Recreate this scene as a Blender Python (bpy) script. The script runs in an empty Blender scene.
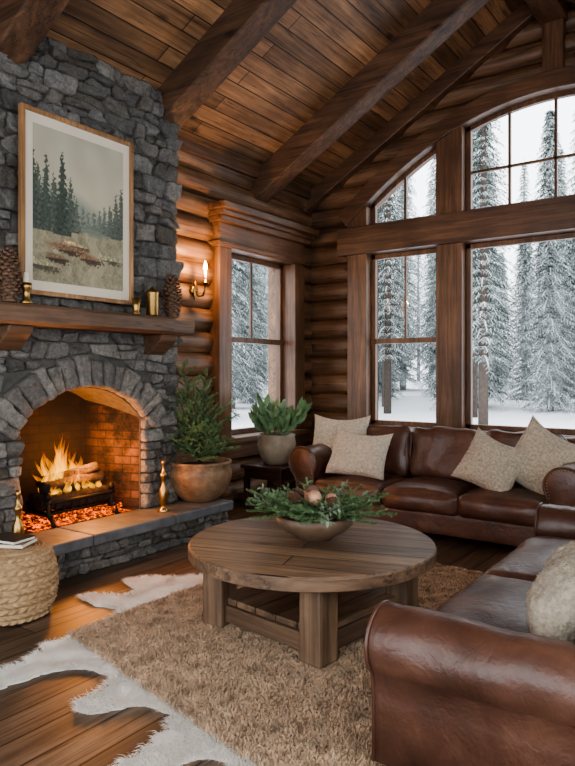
import bpy, math, random
from mathutils import Vector, Matrix, noise
R=random.Random(7)
PI=math.pi
scn=bpy.context.scene
COL=scn.collection

# ------------------------------------------------------------------ geometry helper
class G:
    def __init__(s): s.v=[];s.f=[];s.c=[]
    def add(s,vs,fs,M=None,col=None):
        o=len(s.v)
        for p in vs:
            p=Vector(p)
            s.v.append(M@p if M else p)
            if col is not None: s.c.append(col)
        for f in fs: s.f.append([i+o for i in f])
    def box(s,a,b,M=None):
        x0,y0,z0=a;x1,y1,z1=b
        s.add([(x0,y0,z0),(x1,y0,z0),(x1,y1,z0),(x0,y1,z0),(x0,y0,z1),(x1,y0,z1),(x1,y1,z1),(x0,y1,z1)],
              [(0,3,2,1),(4,5,6,7),(0,1,5,4),(1,2,6,5),(2,3,7,6),(3,0,4,7)],M)
    def tube(s,path,rad,n=8,cap=True,M=None,wob=0,seed=0):
        path=[Vector(p) for p in path]
        if not hasattr(rad,'__len__'): rad=[rad]*len(path)
        vs=[];fs=[]
        up=None
        for i,p in enumerate(path):
            t=(path[min(i+1,len(path)-1)]-path[max(i-1,0)]).normalized()
            if up is None:
                up=Vector((0,0,1)) if abs(t.z)<.9 else Vector((1,0,0))
            a=t.cross(up)
            if a.length<1e-4: a=t.cross(Vector((0.3,1,0)))
            a.normalize(); b=a.cross(t).normalized(); up=b
            for k in range(n):
                th=2*PI*k/n
                d=a*math.cos(th)+b*math.sin(th)
                r=rad[i]
                if wob: r*=1+wob*noise.noise(Vector((math.cos(th)*1.2+seed,math.sin(th)*1.2,p.length*2.2)))
                vs.append(p+d*r)
        for i in range(len(path)-1):
            for k in range(n):
                k2=(k+1)%n
                fs.append((i*n+k,i*n+k2,(i+1)*n+k2,(i+1)*n+k))
        if cap:
            fs.append(tuple(range(n-1,-1,-1))); fs.append(tuple((len(path)-1)*n+k for k in range(n)))
        s.add(vs,fs,M)
    def lathe(s,prof,n=24,M=None):
        vs=[];fs=[]
        for r,z in prof:
            for k in range(n):
                th=2*PI*k/n; vs.append((r*math.cos(th),r*math.sin(th),z))
        for i in range(len(prof)-1):
            for k in range(n):
                k2=(k+1)%n
                fs.append((i*n+k,i*n+k2,(i+1)*n+k2,(i+1)*n+k))
        if prof[0][0]>1e-4: fs.append(tuple(range(n-1,-1,-1)))
        if prof[-1][0]>1e-4: fs.append(tuple((len(prof)-1)*n+k for k in range(n)))
        s.add(vs,fs,M)
    def prism(s,poly,fn,a,b):
        n=len(poly)
        vs=[fn(u,v,a) for u,v in poly]+[fn(u,v,b) for u,v in poly]
        fs=[tuple(range(n)),tuple(range(2*n-1,n-1,-1))]
        for i in range(n):
            j=(i+1)%n; fs.append((j,i,i+n,j+n))
        s.add(vs,fs)
    def rbox(s,hx,hy,hz,r,n=12,crown=0,M=None,wr=0,seed=0,low=0):
        def cs(h,n):
            return [h*math.copysign(math.sin(abs(t)*PI/2)**.9,t) for t in [(-1+2*i/n) for i in range(n+1)]]
        X=cs(hx,n);Y=cs(hy,n);Z=cs(hz,max(6,n//2))
        idx={};vs=[];fs=[]
        def V(x,y,z):
            k=(round(x,5),round(y,5),round(z,5))
            if k in idx: return idx[k]
            p=Vector((x,y,z))
            q=Vector((max(-hx+r,min(hx-r,x)),max(-hy+r,min(hy-r,y)),max(-hz+r,min(hz-r,z))))
            d=p-q
            if d.length>1e-6: p=q+d.normalized()*r
            fx=1-(x/hx)**2; fy=1-(y/hy)**2
            if crown:
                if z>0: p.z+=crown*fx*fy*(z/hz)
                elif low: p.z-=low*fx*fy*(-z/hz)
                fz=1-(z/hz)**2
                p.y+=crown*.5*fz*fx*(y/hy); p.x+=crown*.3*fz*fy*(x/hx)
            if wr:
                w=noise.noise(Vector((x*5+seed,y*5,z*5)))*wr+noise.noise(Vector((x*14+seed,y*14,z*14)))*wr*.4
                p+=p.normalized()*w
            idx[k]=len(vs);vs.append(p);return idx[k]
        def face(A,B,fn,flip):
            for i in range(len(A)-1):
                for j in range(len(B)-1):
                    q=[V(*fn(A[i],B[j])),V(*fn(A[i+1],B[j])),V(*fn(A[i+1],B[j+1])),V(*fn(A[i],B[j+1]))]
                    fs.append(tuple(q[::-1] if flip else q))
        face(X,Y,lambda a,b:(a,b,hz),False);face(X,Y,lambda a,b:(a,b,-hz),True)
        face(X,Z,lambda a,b:(a,-hy,b),False);face(X,Z,lambda a,b:(a,hy,b),True)
        face(Y,Z,lambda a,b:(hx,a,b),False);face(Y,Z,lambda a,b:(-hx,a,b),True)
        s.add(vs,fs,M)
    def obj(s,name,mat,smooth=False,bevel=0,parent=None,loc=None,rot=None,cols=False,seg=2):
        me=bpy.data.meshes.new(name)
        me.from_pydata([tuple(p) for p in s.v],[],s.f)
        if cols and s.c:
            at=me.color_attributes.new("Col",'FLOAT_COLOR','POINT')
            for i,c in enumerate(s.c): at.data[i].color=(c[0],c[1],c[2],1)
        me.validate(); me.update()
        if smooth: me.polygons.foreach_set('use_smooth',[True]*len(me.polygons))
        o=bpy.data.objects.new(name,me); COL.objects.link(o)
        if mat: me.materials.append(mat)
        if bevel:
            m=o.modifiers.new('b','BEVEL'); m.width=bevel; m.segments=seg; m.limit_method='ANGLE'
            m.harden_normals=False
        if parent: o.parent=parent
        if loc: o.location=loc
        if rot: o.rotation_euler=rot
        return o
def T(x,y,z): return Matrix.Translation((x,y,z))
def RX(a): return Matrix.Rotation(a,4,'X')
def RY(a): return Matrix.Rotation(a,4,'Y')
def RZ(a): return Matrix.Rotation(a,4,'Z')
def empty(name,loc=(0,0,0),rot=(0,0,0)):
    o=bpy.data.objects.new(name,None); COL.objects.link(o); o.location=loc; o.rotation_euler=rot; o.empty_display_size=.1
    return o
def thing(o,label,cat,group=None):
    o['label']=label;o['category']=cat
    if group:o['group']=group
    return o
def struct(o,label=None):
    o['kind']='structure'
    if label:o['label']=label
    return o
def copytree(o):
    n=o.copy(); COL.objects.link(n)
    for ch in o.children:
        c=ch.copy(); COL.objects.link(c); c.parent=n
        c.matrix_parent_inverse=ch.matrix_parent_inverse.copy()
        for g in ch.children:
            d=g.copy(); COL.objects.link(d); d.parent=c
    return n

# ------------------------------------------------------------------ materials
def newmat(name):
    m=bpy.data.materials.new(name); m.use_nodes=True
    nt=m.node_tree; b=nt.nodes['Principled BSDF']
    return m,nt,b
def N(nt,t,**k):
    n=nt.nodes.new(t)
    for a,v in k.items(): setattr(n,a,v)
    return n
def c4(c): return (c[0],c[1],c[2],1)
def ramp(nt,src,stops):
    r=N(nt,'ShaderNodeValToRGB'); e=r.color_ramp.elements
    e[0].position=stops[0][0];e[0].color=c4(stops[0][1])
    e[1].position=stops[-1][0];e[1].color=c4(stops[-1][1])
    for p,c in stops[1:-1]:
        x=e.new(p);x.color=c4(c)
    nt.links.new(src,r.inputs[0]); return r.outputs[0]
def tex(nt,vec,scale,detail=6,rough=.6,dist=0):
    n=N(nt,'ShaderNodeTexNoise'); n.inputs['Scale'].default_value=scale; n.inputs['Detail'].default_value=detail
    n.inputs['Roughness'].default_value=rough; n.inputs['Distortion'].default_value=dist
    nt.links.new(vec,n.inputs['Vector']); return n.outputs[0]
def mapping(nt,vec,sc):
    m=N(nt,'ShaderNodeMapping'); m.inputs['Scale'].default_value=sc; nt.links.new(vec,m.inputs[0]); return m.outputs[0]
def objco(nt): return N(nt,'ShaderNodeTexCoord').outputs['Object']
def mix(nt,a,b,fac,mode='MIX'):
    m=N(nt,'ShaderNodeMixRGB',blend_type=mode)
    for i,x in ((0,fac),(1,a),(2,b)):
        if isinstance(x,(int,float)): m.inputs[i].default_value=x
        elif isinstance(x,tuple): m.inputs[i].default_value=c4(x)
        else: nt.links.new(x,m.inputs[i])
    return m.outputs[0]
def bump(nt,b,h,strength,dist=.01,prev=None):
    n=N(nt,'ShaderNodeBump'); n.inputs['Strength'].default_value=strength; n.inputs['Distance'].default_value=dist
    nt.links.new(h,n.inputs['Height'])
    if prev: nt.links.new(prev,n.inputs['Normal'])
    nt.links.new(n.outputs[0],b.inputs['Normal']); return n.outputs[0]
AX={'X':(.08,1,1),'Y':(1,.08,1),'Z':(1,1,.08)}
def wood(name,c1,c2,axis='X',scale=14,rough=.5,bs=.35,planks=None,knots=False,pv=.5,cracks=False):
    m,nt,b=newmat(name); oc=objco(nt)
    v=mapping(nt,oc,AX[axis])
    n1=tex(nt,v,scale,8,.65,.7); n2=tex(nt,oc,1.8,4,.6); n3=tex(nt,mapping(nt,oc,tuple(q*.6 if q<1 else q for q in AX[axis])),scale*4,4,.6)
    col=ramp(nt,n1,[(.3,c1),(.52,tuple((a+d)/2 for a,d in zip(c1,c2))),(.72,c2)])
    dk=ramp(nt,n2,[(.3,(.6,.58,.56)),(.7,(1.18,1.18,1.18))])
    col=mix(nt,col,dk,1.0,'MULTIPLY')
    col=mix(nt,col,ramp(nt,n3,[(.35,(.6,.6,.6)),(.6,(1.1,1.1,1.1))]),.8,'MULTIPLY')
    pn=None
    if planks:
        ax_l,ax_w,L,W=planks
        sp=N(nt,'ShaderNodeSeparateXYZ'); nt.links.new(oc,sp.inputs[0])
        cb=N(nt,'ShaderNodeCombineXYZ')
        nt.links.new(sp.outputs[ax_l],cb.inputs[0]); nt.links.new(sp.outputs[ax_w],cb.inputs[1])
        br=N(nt,'ShaderNodeTexBrick'); br.offset=.37; br.offset_frequency=2
        nt.links.new(cb.outputs[0],br.inputs['Vector'])
        for k,x in (('Scale',1),('Mortar Size',.005),('Mortar Smooth',.3),('Brick Width',L),('Row Height',W),('Bias',0)): br.inputs[k].default_value=x
        br.inputs['Color1'].default_value=(1-pv*.7,1-pv*.72,1-pv*.74,1); br.inputs['Color2'].default_value=(1+pv*.3,1+pv*.28,1+pv*.26,1); br.inputs['Mortar'].default_value=(.10,.08,.07,1)
        col=mix(nt,col,br.outputs['Color'],1.0,'MULTIPLY')
        inv=N(nt,'ShaderNodeInvert'); nt.links.new(br.outputs['Fac'],inv.inputs['Color'])
        pn=bump(nt,b,inv.outputs[0],.8,.006)
    if knots:
        vo=N(nt,'ShaderNodeTexVoronoi'); vo.inputs['Scale'].default_value=3.4
        nt.links.new(mapping(nt,oc,tuple(.45 if q<1 else 1 for q in AX[axis])),vo.inputs['Vector'])
        kf=ramp(nt,vo.outputs['Distance'],[(.04,(.16,.12,.10)),(.14,(1,1,1))])
        col=mix(nt,col,kf,.9,'MULTIPLY')
    if cracks:
        nc=tex(nt,mapping(nt,oc,tuple(q*.35 if q<1 else q for q in AX[axis])),scale*1.3,3,.5,.3)
        cf=ramp(nt,nc,[(.485,(1,1,1)),(.5,(.12,.1,.09)),(.515,(1,1,1))])
        col=mix(nt,col,cf,.75,'MULTIPLY')
    nt.links.new(col,b.inputs['Base Color']); b.inputs['Roughness'].default_value=rough
    bump(nt,b,n1,bs,.008,pn)
    return m
def simple(name,c,rough=.5,metal=0,nv=.15,ns=8,bs=0,bsc=40,bd=.004,coat=0,sheen=0):
    m,nt,b=newmat(name); oc=objco(nt)
    n=tex(nt,oc,ns,5,.6)
    col=ramp(nt,n,[(.3,tuple(x*(1-nv) for x in c)),(.7,tuple(x*(1+nv) for x in c))])
    nt.links.new(col,b.inputs['Base Color']); b.inputs['Roughness'].default_value=rough; b.inputs['Metallic'].default_value=metal
    if bs: bump(nt,b,tex(nt,oc,bsc,6,.65),bs,bd)
    b.inputs['Coat Weight'].default_value=coat
    b.inputs['Sheen Weight'].default_value=sheen
    return m
LOGY=wood('log_wood_y',(.105,.052,.026),(.37,.20,.102),'Y',9,.5,.7,knots=True,cracks=True)
LOGX=wood('log_wood_x',(.080,.041,.022),(.26,.138,.073),'X',9,.5,.7,knots=True,cracks=True)
TRX=wood('trim_wood_x',(.060,.030,.016),(.21,.106,.056),'X',12,.42,.4)
TRY=wood('trim_wood_y',(.085,.041,.021),(.27,.137,.071),'Y',12,.42,.4)
TRZ=wood('trim_wood_z',(.075,.036,.018),(.25,.127,.066),'Z',12,.42,.4)
BEAM=wood('beam_wood',(.050,.026,.014),(.20,.100,.052),'X',9,.55,.8,cracks=True,knots=True)
BEAMY=wood('beam_wood_y',(.050,.026,.014),(.20,.100,.052),'Y',9,.55,.8,cracks=True,knots=True)
CEIL=wood('ceiling_planks',(.17,.088,.044),(.53,.30,.152),'Y',10,.55,.3,planks=(1,0,2.3,.14),knots=True,pv=.75,cracks=True)
FLOOR=wood('floor_planks',(.080,.052,.034),(.28,.187,.126),'Y',12,.45,.4,planks=(1,0,2.1,.17),knots=True,pv=.6,cracks=True)
MANT=wood('mantel_wood',(.055,.029,.016),(.22,.12,.066),'Y',9,.55,.8,cracks=True)
TABT=wood('table_top_wood',(.11,.066,.039),(.38,.245,.155),'X',9,.45,.9,planks=(0,1,3.2,.165),knots=True,pv=.55,cracks=True)
TABL=wood('table_leg_wood',(.080,.047,.027),(.29,.18,.108),'Z',9,.55,.8,cracks=True)
TABS=wood('table_shelf_wood',(.075,.043,.025),(.27,.165,.098),'X',9,.55,.8,cracks=True)
DARKW=wood('dark_table_wood',(.025,.010,.006),(.09,.032,.018),'X',9,.4,.3)
FRAMEW=wood('picture_frame_wood',(.26,.13,.055),(.46,.26,.12),'Z',14,.4,.2)
def stone_mat():
    m,nt,b=newmat('grey_fieldstone'); oc=objco(nt)
    at=N(nt,'ShaderNodeAttribute'); at.attribute_name='Col'
    n=tex(nt,oc,11,9,.75); n2=tex(nt,oc,45,6,.75)
    c=mix(nt,at.outputs['Color'],ramp(nt,n,[(.3,(.5,.49,.48)),(.7,(1.5,1.46,1.40))]),1,'MULTIPLY')
    c=mix(nt,c,ramp(nt,n2,[(.35,(.65,.65,.65)),(.7,(1.4,1.37,1.32))]),1,'MULTIPLY')
    nt.links.new(c,b.inputs['Base Color']); b.inputs['Roughness'].default_value=.88
    p=bump(nt,b,n,.9,.04); bump(nt,b,n2,.9,.012,p)
    return m
STONE=stone_mat()
MORT=simple('mortar',(.085,.079,.070),.95,0,.3,20,.6,30,.01)
SLAB=simple('slate_slab',(.125,.128,.13),.5,0,.4,6,.6,16,.012)
def brick_mat():
    m,nt,b=newmat('firebrick'); oc=objco(nt)
    sp=N(nt,'ShaderNodeSeparateXYZ'); nt.links.new(oc,sp.inputs[0])
    ad=N(nt,'ShaderNodeMath',operation='ADD'); nt.links.new(sp.outputs[0],ad.inputs[0]); nt.links.new(sp.outputs[1],ad.inputs[1])
    cb=N(nt,'ShaderNodeCombineXYZ'); nt.links.new(ad.outputs[0],cb.inputs[0]); nt.links.new(sp.outputs[2],cb.inputs[1])
    br=N(nt,'ShaderNodeTexBrick'); nt.links.new(cb.outputs[0],br.inputs['Vector'])
    for k,x in (('Scale',1),('Mortar Size',.006),('Brick Width',.2),('Row Height',.07)): br.inputs[k].default_value=x
    br.inputs['Color1'].default_value=(.05,.026,.016,1);br.inputs['Color2'].default_value=(.12,.058,.032,1);br.inputs['Mortar'].default_value=(.03,.022,.018,1)
    c=mix(nt,br.outputs['Color'],ramp(nt,tex(nt,oc,4,7,.75),[(.42,(.05,.05,.05)),(.64,(1.0,1.0,1.0))]),1,'MULTIPLY')
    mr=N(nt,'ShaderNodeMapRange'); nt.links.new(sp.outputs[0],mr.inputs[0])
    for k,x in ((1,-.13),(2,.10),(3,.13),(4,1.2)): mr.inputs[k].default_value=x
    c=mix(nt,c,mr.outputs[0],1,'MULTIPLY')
    nt.links.new(c,b.inputs['Base Color']); b.inputs['Roughness'].default_value=.9
    inv=N(nt,'ShaderNodeInvert'); nt.links.new(br.outputs['Fac'],inv.inputs['Color']); bump(nt,b,inv.outputs[0],.8,.01)
    return m
BRICK=brick_mat()
def leather():
    m,nt,b=newmat('brown_leather'); oc=objco(nt)
    n=tex(nt,oc,3.2,6,.65,.4); n2=tex(nt,oc,6,4,.55,.8); n3=tex(nt,oc,22,4,.6,1.5)
    c=ramp(nt,n,[(.3,(.042,.0185,.012)),(.55,(.090,.039,.0245)),(.75,(.165,.078,.048))])
    nt.links.new(c,b.inputs['Base Color'])
    nt.links.new(ramp(nt,n2,[(.3,(.29,.29,.29)),(.7,(.46,.46,.46))]),b.inputs['Roughness'])
    b.inputs['Coat Weight'].default_value=.10; b.inputs['Coat Roughness'].default_value=.28
    vo=N(nt,'ShaderNodeTexVoronoi'); vo.inputs['Scale'].default_value=260; nt.links.new(oc,vo.inputs['Vector'])
    p=bump(nt,b,vo.outputs['Distance'],.15,.002); p=bump(nt,b,n3,.30,.009,p); bump(nt,b,n2,.38,.026,p)
    return m
LEATH=leather()
BRASS=simple('aged_brass',(.40,.25,.09),.32,1,.3,6,.1,60)
NAIL=simple('antique_nailhead',(.30,.18,.08),.35,1,.1)
IRON=simple('black_iron',(.010,.009,.008),.65,.5,.3,20,.4,60)
CREAM=simple('cream_boucle',(.62,.53,.41),.95,0,.30,50,1.0,48,.035,sheen=.2)
CREAM2=simple('oatmeal_boucle',(.53,.44,.325),.95,0,.34,50,1.0,48,.035,sheen=.2)
SNOW=simple('snow',(.86,.88,.92),.8,0,.04,.4,.5,3,.15)
HIDE=simple('cowhide_fur',(.90,.85,.77),.85,0,.14,9,.6,90,.006,sheen=.5)
HAIR=simple('shag_wool',(.50,.355,.235),.95,0,.38,14,0,sheen=.1)
PINE=simple('pinecone_scale',(.13,.07,.04),.7,0,.4,30,.3,80)
NEED=simple('fir_needles',(.125,.205,.088),.6,0,.45,8)
SAGE=simple('sage_leaf',(.20,.26,.17),.65,0,.25,10)
LEAF=simple('houseplant_leaf',(.13,.22,.10),.5,0,.35,8)
BARK=simple('bark',(.08,.055,.042),.9,0,.4,10,.8,25,.02)
SOIL=simple('soil',(.03,.02,.014),.95,0,.3,20,.8,40)
GLAZE=simple('beige_ceramic',(.28,.22,.155),.5,0,.3,9,.3,20)
BRONZEP=simple('brown_clay_pot',(.20,.125,.070),.5,0,.4,14,.6,22,.02)
WAX=simple('ivory_wax',(.75,.66,.5),.5,0,.03)
BOWLM=simple('brown_wood_bowl',(.13,.083,.053),.5,0,.35,10,.4,30)
ORN=simple('copper_ornament',(.55,.30,.19),.45,.2,.2,8)
BLACKP=simple('black_cover',(.02,.02,.022),.4,0,.1)
PAPER=simple('paper_pages',(.65,.60,.5),.8,0,.1,60)
CHAR=simple('charred_wood',(.020,.012,.008),.95,0,.8,14,1,30,.03)
def rope():
    m,nt,b=newmat('woven_jute'); oc=objco(nt)
    n=tex(nt,oc,30,6,.7)
    c=ramp(nt,n,[(.3,(.20,.125,.06)),(.7,(.48,.32,.175))]); nt.links.new(c,b.inputs['Base Color']); b.inputs['Roughness'].default_value=.9
    bump(nt,b,n,.6,.006); return m
ROPE=rope()
def emis(name,c,s):
    m,nt,b=newmat(name); b.inputs['Base Color'].default_value=c4(c); b.inputs['Emission Color'].default_value=c4(c); b.inputs['Emission Strength'].default_value=s
    return m
BULB=emis('candle_flame_glow',(1,.50,.16),12)
def ember():
    m,nt,b=newmat('glowing_embers'); oc=objco(nt)
    n=tex(nt,oc,24,6,.8)
    nt.links.new(ramp(nt,n,[(.35,(.015,.01,.008)),(.6,(.08,.03,.012))]),b.inputs['Base Color'])
    nt.links.new(ramp(nt,n,[(.49,(0,0,0)),(.58,(1,.13,.004)),(.72,(1,.34,.03))]),b.inputs['Emission Color'])
    b.inputs['Emission Strength'].default_value=2.0; b.inputs['Roughness'].default_value=.95
    return m
EMB=ember()
def flame_mat():
    m,nt,b=newmat('flame'); nt.nodes.remove(b); out=nt.nodes['Material Output']
    tc=N(nt,'ShaderNodeTexCoord'); sp=N(nt,'ShaderNodeSeparateXYZ'); nt.links.new(tc.outputs['Generated'],sp.inputs[0])
    e=N(nt,'ShaderNodeEmission'); e.inputs['Strength'].default_value=2.5
    nt.links.new(ramp(nt,sp.outputs[2],[(.0,(1,.28,.008)),(.25,(1,.52,.05)),(.65,(1,.34,.014)),(1,(.9,.14,.002))]),e.inputs['Color'])
    tr=N(nt,'ShaderNodeBsdfTransparent'); mx=N(nt,'ShaderNodeMixShader')
    n=tex(nt,mapping(nt,tc.outputs['Object'],(1,1,.25)),24,4,.6)
    ml=N(nt,'ShaderNodeMath',operation='MULTIPLY'); nt.links.new(ramp(nt,n,[(.34,(.02,.02,.02)),(.68,(.45,.45,.45))]),ml.inputs[0])
    nt.links.new(ramp(nt,sp.outputs[2],[(.0,(.3,.3,.3)),(.25,(1,1,1)),(.7,(.6,.6,.6)),(1,(.03,.03,.03))]),ml.inputs[1])
    nt.links.new(ml.outputs[0],mx.inputs[0])
    nt.links.new(tr.outputs[0],mx.inputs[1]); nt.links.new(e.outputs[0],mx.inputs[2]); nt.links.new(mx.outputs[0],out.inputs[0])
    return m
FLAME=flame_mat()
def glass():
    m,nt,b=newmat('window_glass'); nt.nodes.remove(b); out=nt.nodes['Material Output']
    g=N(nt,'ShaderNodeBsdfGlossy'); g.inputs['Roughness'].default_value=.02
    tr=N(nt,'ShaderNodeBsdfTransparent'); mx=N(nt,'ShaderNodeMixShader'); mx.inputs[0].default_value=.02
    nt.links.new(tr.outputs[0],mx.inputs[1]); nt.links.new(g.outputs[0],mx.inputs[2]); nt.links.new(mx.outputs[0],out.inputs[0])
    return m
GLASS=glass()
def snowtree(name,green,thr,snowc=(.82,.85,.9)):
    m,nt,b=newmat(name)
    ge=N(nt,'ShaderNodeNewGeometry'); sp=N(nt,'ShaderNodeSeparateXYZ'); nt.links.new(ge.outputs['Normal'],sp.inputs[0])
    n=tex(nt,objco(nt),3.0,8,.75)
    ad=N(nt,'ShaderNodeMath',operation='MULTIPLY_ADD'); nt.links.new(sp.outputs[2],ad.inputs[0]); ad.inputs[1].default_value=.25; nt.links.new(n,ad.inputs[2])
    nt.links.new(ramp(nt,ad.outputs[0],[(thr,green),(thr+.22,snowc)]),b.inputs['Base Color'])
    b.inputs['Roughness'].default_value=.85
    return m

# ------------------------------------------------------------------ room constants
WY=6.9; XR=5.8; RG=2.9; YB=-1.6
def roof(x): return 3.6+.58*(x if x<RG else XR-x)
def arch(x): return 4.2-.195*(x-RG)**2
g=G(); g.box((-.3,YB,-.12),(XR+.3,WY+.25,0)); struct(g.obj('floor',FLOOR),'brown plank wood floor')
g=G()
for (xa,xb) in ((-.35,RG),(RG,XR+.35)):
    za,zb=[3.6+.58*(x if x<=RG else XR-x) for x in (xa,xb)]
    g.add([(xa,YB,za),(xb,YB,zb),(xb,WY+.3,zb),(xa,WY+.3,za),(xa,YB,za+.15),(xb,YB,zb+.15),(xb,WY+.3,zb+.15),(xa,WY+.3,za+.15)],
          [(0,3,2,1),(4,5,6,7),(0,1,5,4),(1,2,6,5),(2,3,7,6),(3,0,4,7)])
struct(g.obj('ceiling',CEIL),'sloped tongue and groove pine plank ceiling')
def logseg(g,axis,a,b,c,z,r,seed):
    if b-a<.02: return
    n=12; m=max(2,int((b-a)/.2)+1); vs=[];fs=[]
    for i in range(m+1):
        t=a+(b-a)*i/m
        for k in range(n):
            th=2*PI*k/n
            rr=r*(1+.07*noise.noise(Vector((t*1.3+seed*9.1,math.cos(th),math.sin(th))))+.03*noise.noise(Vector((t*5+seed*9.1,math.cos(th)*2,math.sin(th)*2))))
            u=c+rr*math.cos(th); w=z+rr*math.sin(th)
            vs.append((t,u,w) if axis=='X' else (u,t,w))
    for i in range(m):
        for k in range(n):
            k2=(k+1)%n; fs.append((i*n+k,(i+1)*n+k,(i+1)*n+k2,i*n+k2))
    fs.append(tuple(range(n)));fs.append(tuple(m*n+k for k in range(n-1,-1,-1)))
    g.add(vs,fs)
P=.228; RL=.124
g=G()
for k in range(17):
    z=.11+k*P
    if z>3.64: break
    logseg(g,'Y',YB,2.0,-.10,z,RL,k)
    if .66<z<3.0:
        logseg(g,'Y',4.05,5.12,-.10,z,RL,k+.3); logseg(g,'Y',6.52,WY+.1,-.10,z,RL,k+.6)
    else: logseg(g,'Y',4.05,WY+.1,-.10,z,RL,k+.3)
g.box((-.34,YB,-.1),(-.12,2.3,3.5)); g.box((-.34,4.0,-.1),(-.12,5.2,3.5)); g.box((-.34,6.45,-.1),(-.12,WY+.3,3.5))
g.box((-.34,WY+.03,-.1),(-.06,WY+.3,3.55))
g.box((-.34,5.2,-.1),(-.12,6.45,.68)); g.box((-.34,5.2,2.72),(-.12,6.45,3.5)); g.box((-.34,2.3,1.5),(-.22,4.0,3.5))
struct(g.obj('wall_left',LOGY,True),'honey brown round log wall')
g=G()
yc=WY+.10
for k in range(25):
    z=.11+k*P
    if z<.70: logseg(g,'X',-.2,XR,yc,z,RL,k+40)
    elif z<3.12: logseg(g,'X',-.2,.66,yc,z,RL,k+40); logseg(g,'X',5.14,XR,yc,z,RL,k+50)
    else:
        xr=max(-.2,(z+.05-3.6)/.58)
        if z<4.3:
            xa=RG-math.sqrt(max(0,(4.34-z)/.195)); xa=max(xa,.6)
            logseg(g,'X',xr,xa,yc,z,RL,k+40); logseg(g,'X',XR-xa,XR-xr,yc,z,RL,k+60)
        elif xr<RG: logseg(g,'X',xr,XR-xr,yc,z,RL,k+40)
NS=58
for i in range(NS):
    x0=XR*i/NS; x1=XR*(i+1)/NS; xm=(x0+x1)/2
    def pr(za0,za1,zb0,zb1):
        g.add([(x0,WY+.11,za0),(x1,WY+.11,za1),(x1,WY+.11,zb1),(x0,WY+.11,zb0),(x0,WY+.26,za0),(x1,WY+.26,za1),(x1,WY+.26,zb1),(x0,WY+.26,zb0)],
          [(0,1,2,3),(7,6,5,4),(0,4,5,1),(2,6,7,3)])
    if .8<xm<5.0:
        pr(-.1,-.1,.72,.72); pr(2.82,2.82,3.06,3.06); pr(arch(x0)+.04,arch(x1)+.04,roof(x0)+.05,roof(x1)+.05)
    else: pr(-.1,-.1,roof(x0)+.05,roof(x1)+.05)
struct(g.obj('wall_back',LOGX,True),'dark stained log gable wall')
g=G()
for k in range(16): logseg(g,'Y',3.9,WY,XR+.1,.11+k*P,RL,k+80)
g.box((XR+.12,3.9,-.1),(XR+.3,WY+.2,3.6))
struct(g.obj('wall_right',LOGY,True),'round log wall')
g=G(); g.add([(-.3,YB-.1,3.3),(XR+.3,YB-.1,3.3),(XR+.3,YB-.1,3.5),(RG,YB-.1,5.28),(-.3,YB-.1,3.5)],[(0,1,2,3,4)])
struct(g.obj('wall_front',LOGX),'dark stained wood gable wall')

tn=[0]
def trim(g,mat,label=None,bevel=.008,smooth=False):
    tn[0]+=1; o=g.obj('trim_%d'%tn[0],mat,smooth,bevel); struct(o,label); return o
for x0,x1 in ((.57,.83),(1.69,1.98),(3.82,4.11),(4.97,5.23)):
    g=G(); zt=arch((x0+x1)/2)+.08
    g.box((x0,WY-.10,0),(x1,WY+.14,zt)); trim(g,TRZ,'dark stained timber window post')
g=G(); g.box((.47,WY-.17,2.78),(5.33,WY+.14,3.10)); trim(g,TRX,'dark stained timber transom beam')
g=G(); g.box((.52,WY-.16,.70),(5.28,WY+.14,.78)); trim(g,TRX,'dark stained timber window sill')
g=G(); g.box((.57,WY-.11,.50),(5.23,WY+.05,.70)); trim(g,TRX,'dark stained apron board')
g=G(); pts=[(.57+(5.23-.57)*i/40) for i in range(41)]
vs=[];fs=[]
for x in pts:
    dz=-.39*(x-RG); nrm=Vector((-dz,1)).normalized()
    z=arch(x)
    for yy in (WY-.13,WY+.14):
        vs.append((x,yy,z-.01)); vs.append((x+nrm.x*.17,yy,z+nrm.y*.17))
for i in range(40):
    a=i*4;b=a+4
    fs+= [(a,b,b+1,a+1),(a+2,a+3,b+3,b+2),(a,a+2,b+2,b),(a+1,b+1,b+3,a+3)]
fs+=[(0,1,3,2),(160,162,163,161)]
g.add(vs,fs); trim(g,TRX,'curved timber arch casing',.006)
g=G(); g.box((RG-.1,WY-.1,arch(RG)+.15),(RG+.1,WY+.1,5.15)); trim(g,TRZ,'king post timber')
def rafter(y,w,d,mat=BEAM,x0=-.05):
    for s in (0,1):
        g=G(); xs=(x0,RG) if s==0 else (RG,XR-x0)
        v=[]
        for yy in (y-w/2,y+w/2):
            for x in xs:
                zz=3.6+.58*(x if s==0 else XR-x)
                v+= [(x,yy,zz-d),(x,yy,zz+.02)]
        g.add(v,[(0,2,3,1),(4,5,7,6),(0,4,6,2),(1,3,7,5),(0,1,5,4),(2,6,7,3)])
        trim(g,mat,'heavy dark timber roof rafter',.015)
for y in (1.0,2.56,4.06,5.84): rafter(y,.24,.30)
rafter(WY-.04,.16,.2)
g=G(); g.box((RG-.13,YB,4.86),(RG+.13,WY+.1,5.25)); trim(g,BEAMY,'heavy dark timber ridge beam',.015)
g=G(); g.box((-.02,4.1,3.53),(.07,WY,3.64)); trim(g,BEAMY,'timber wall plate',.01)
Y0,Y1,Z0,Z1=5.24,6.40,.72,2.68
g=G(); g.box((-.2,Y0-.2,Z0-.02),(.10,Y0,Z1)); trim(g,TRZ,'timber window casing')
g=G(); g.box((-.2,Y1,Z0-.02),(.10,Y1+.2,Z1)); trim(g,TRZ,'timber window casing')
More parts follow.
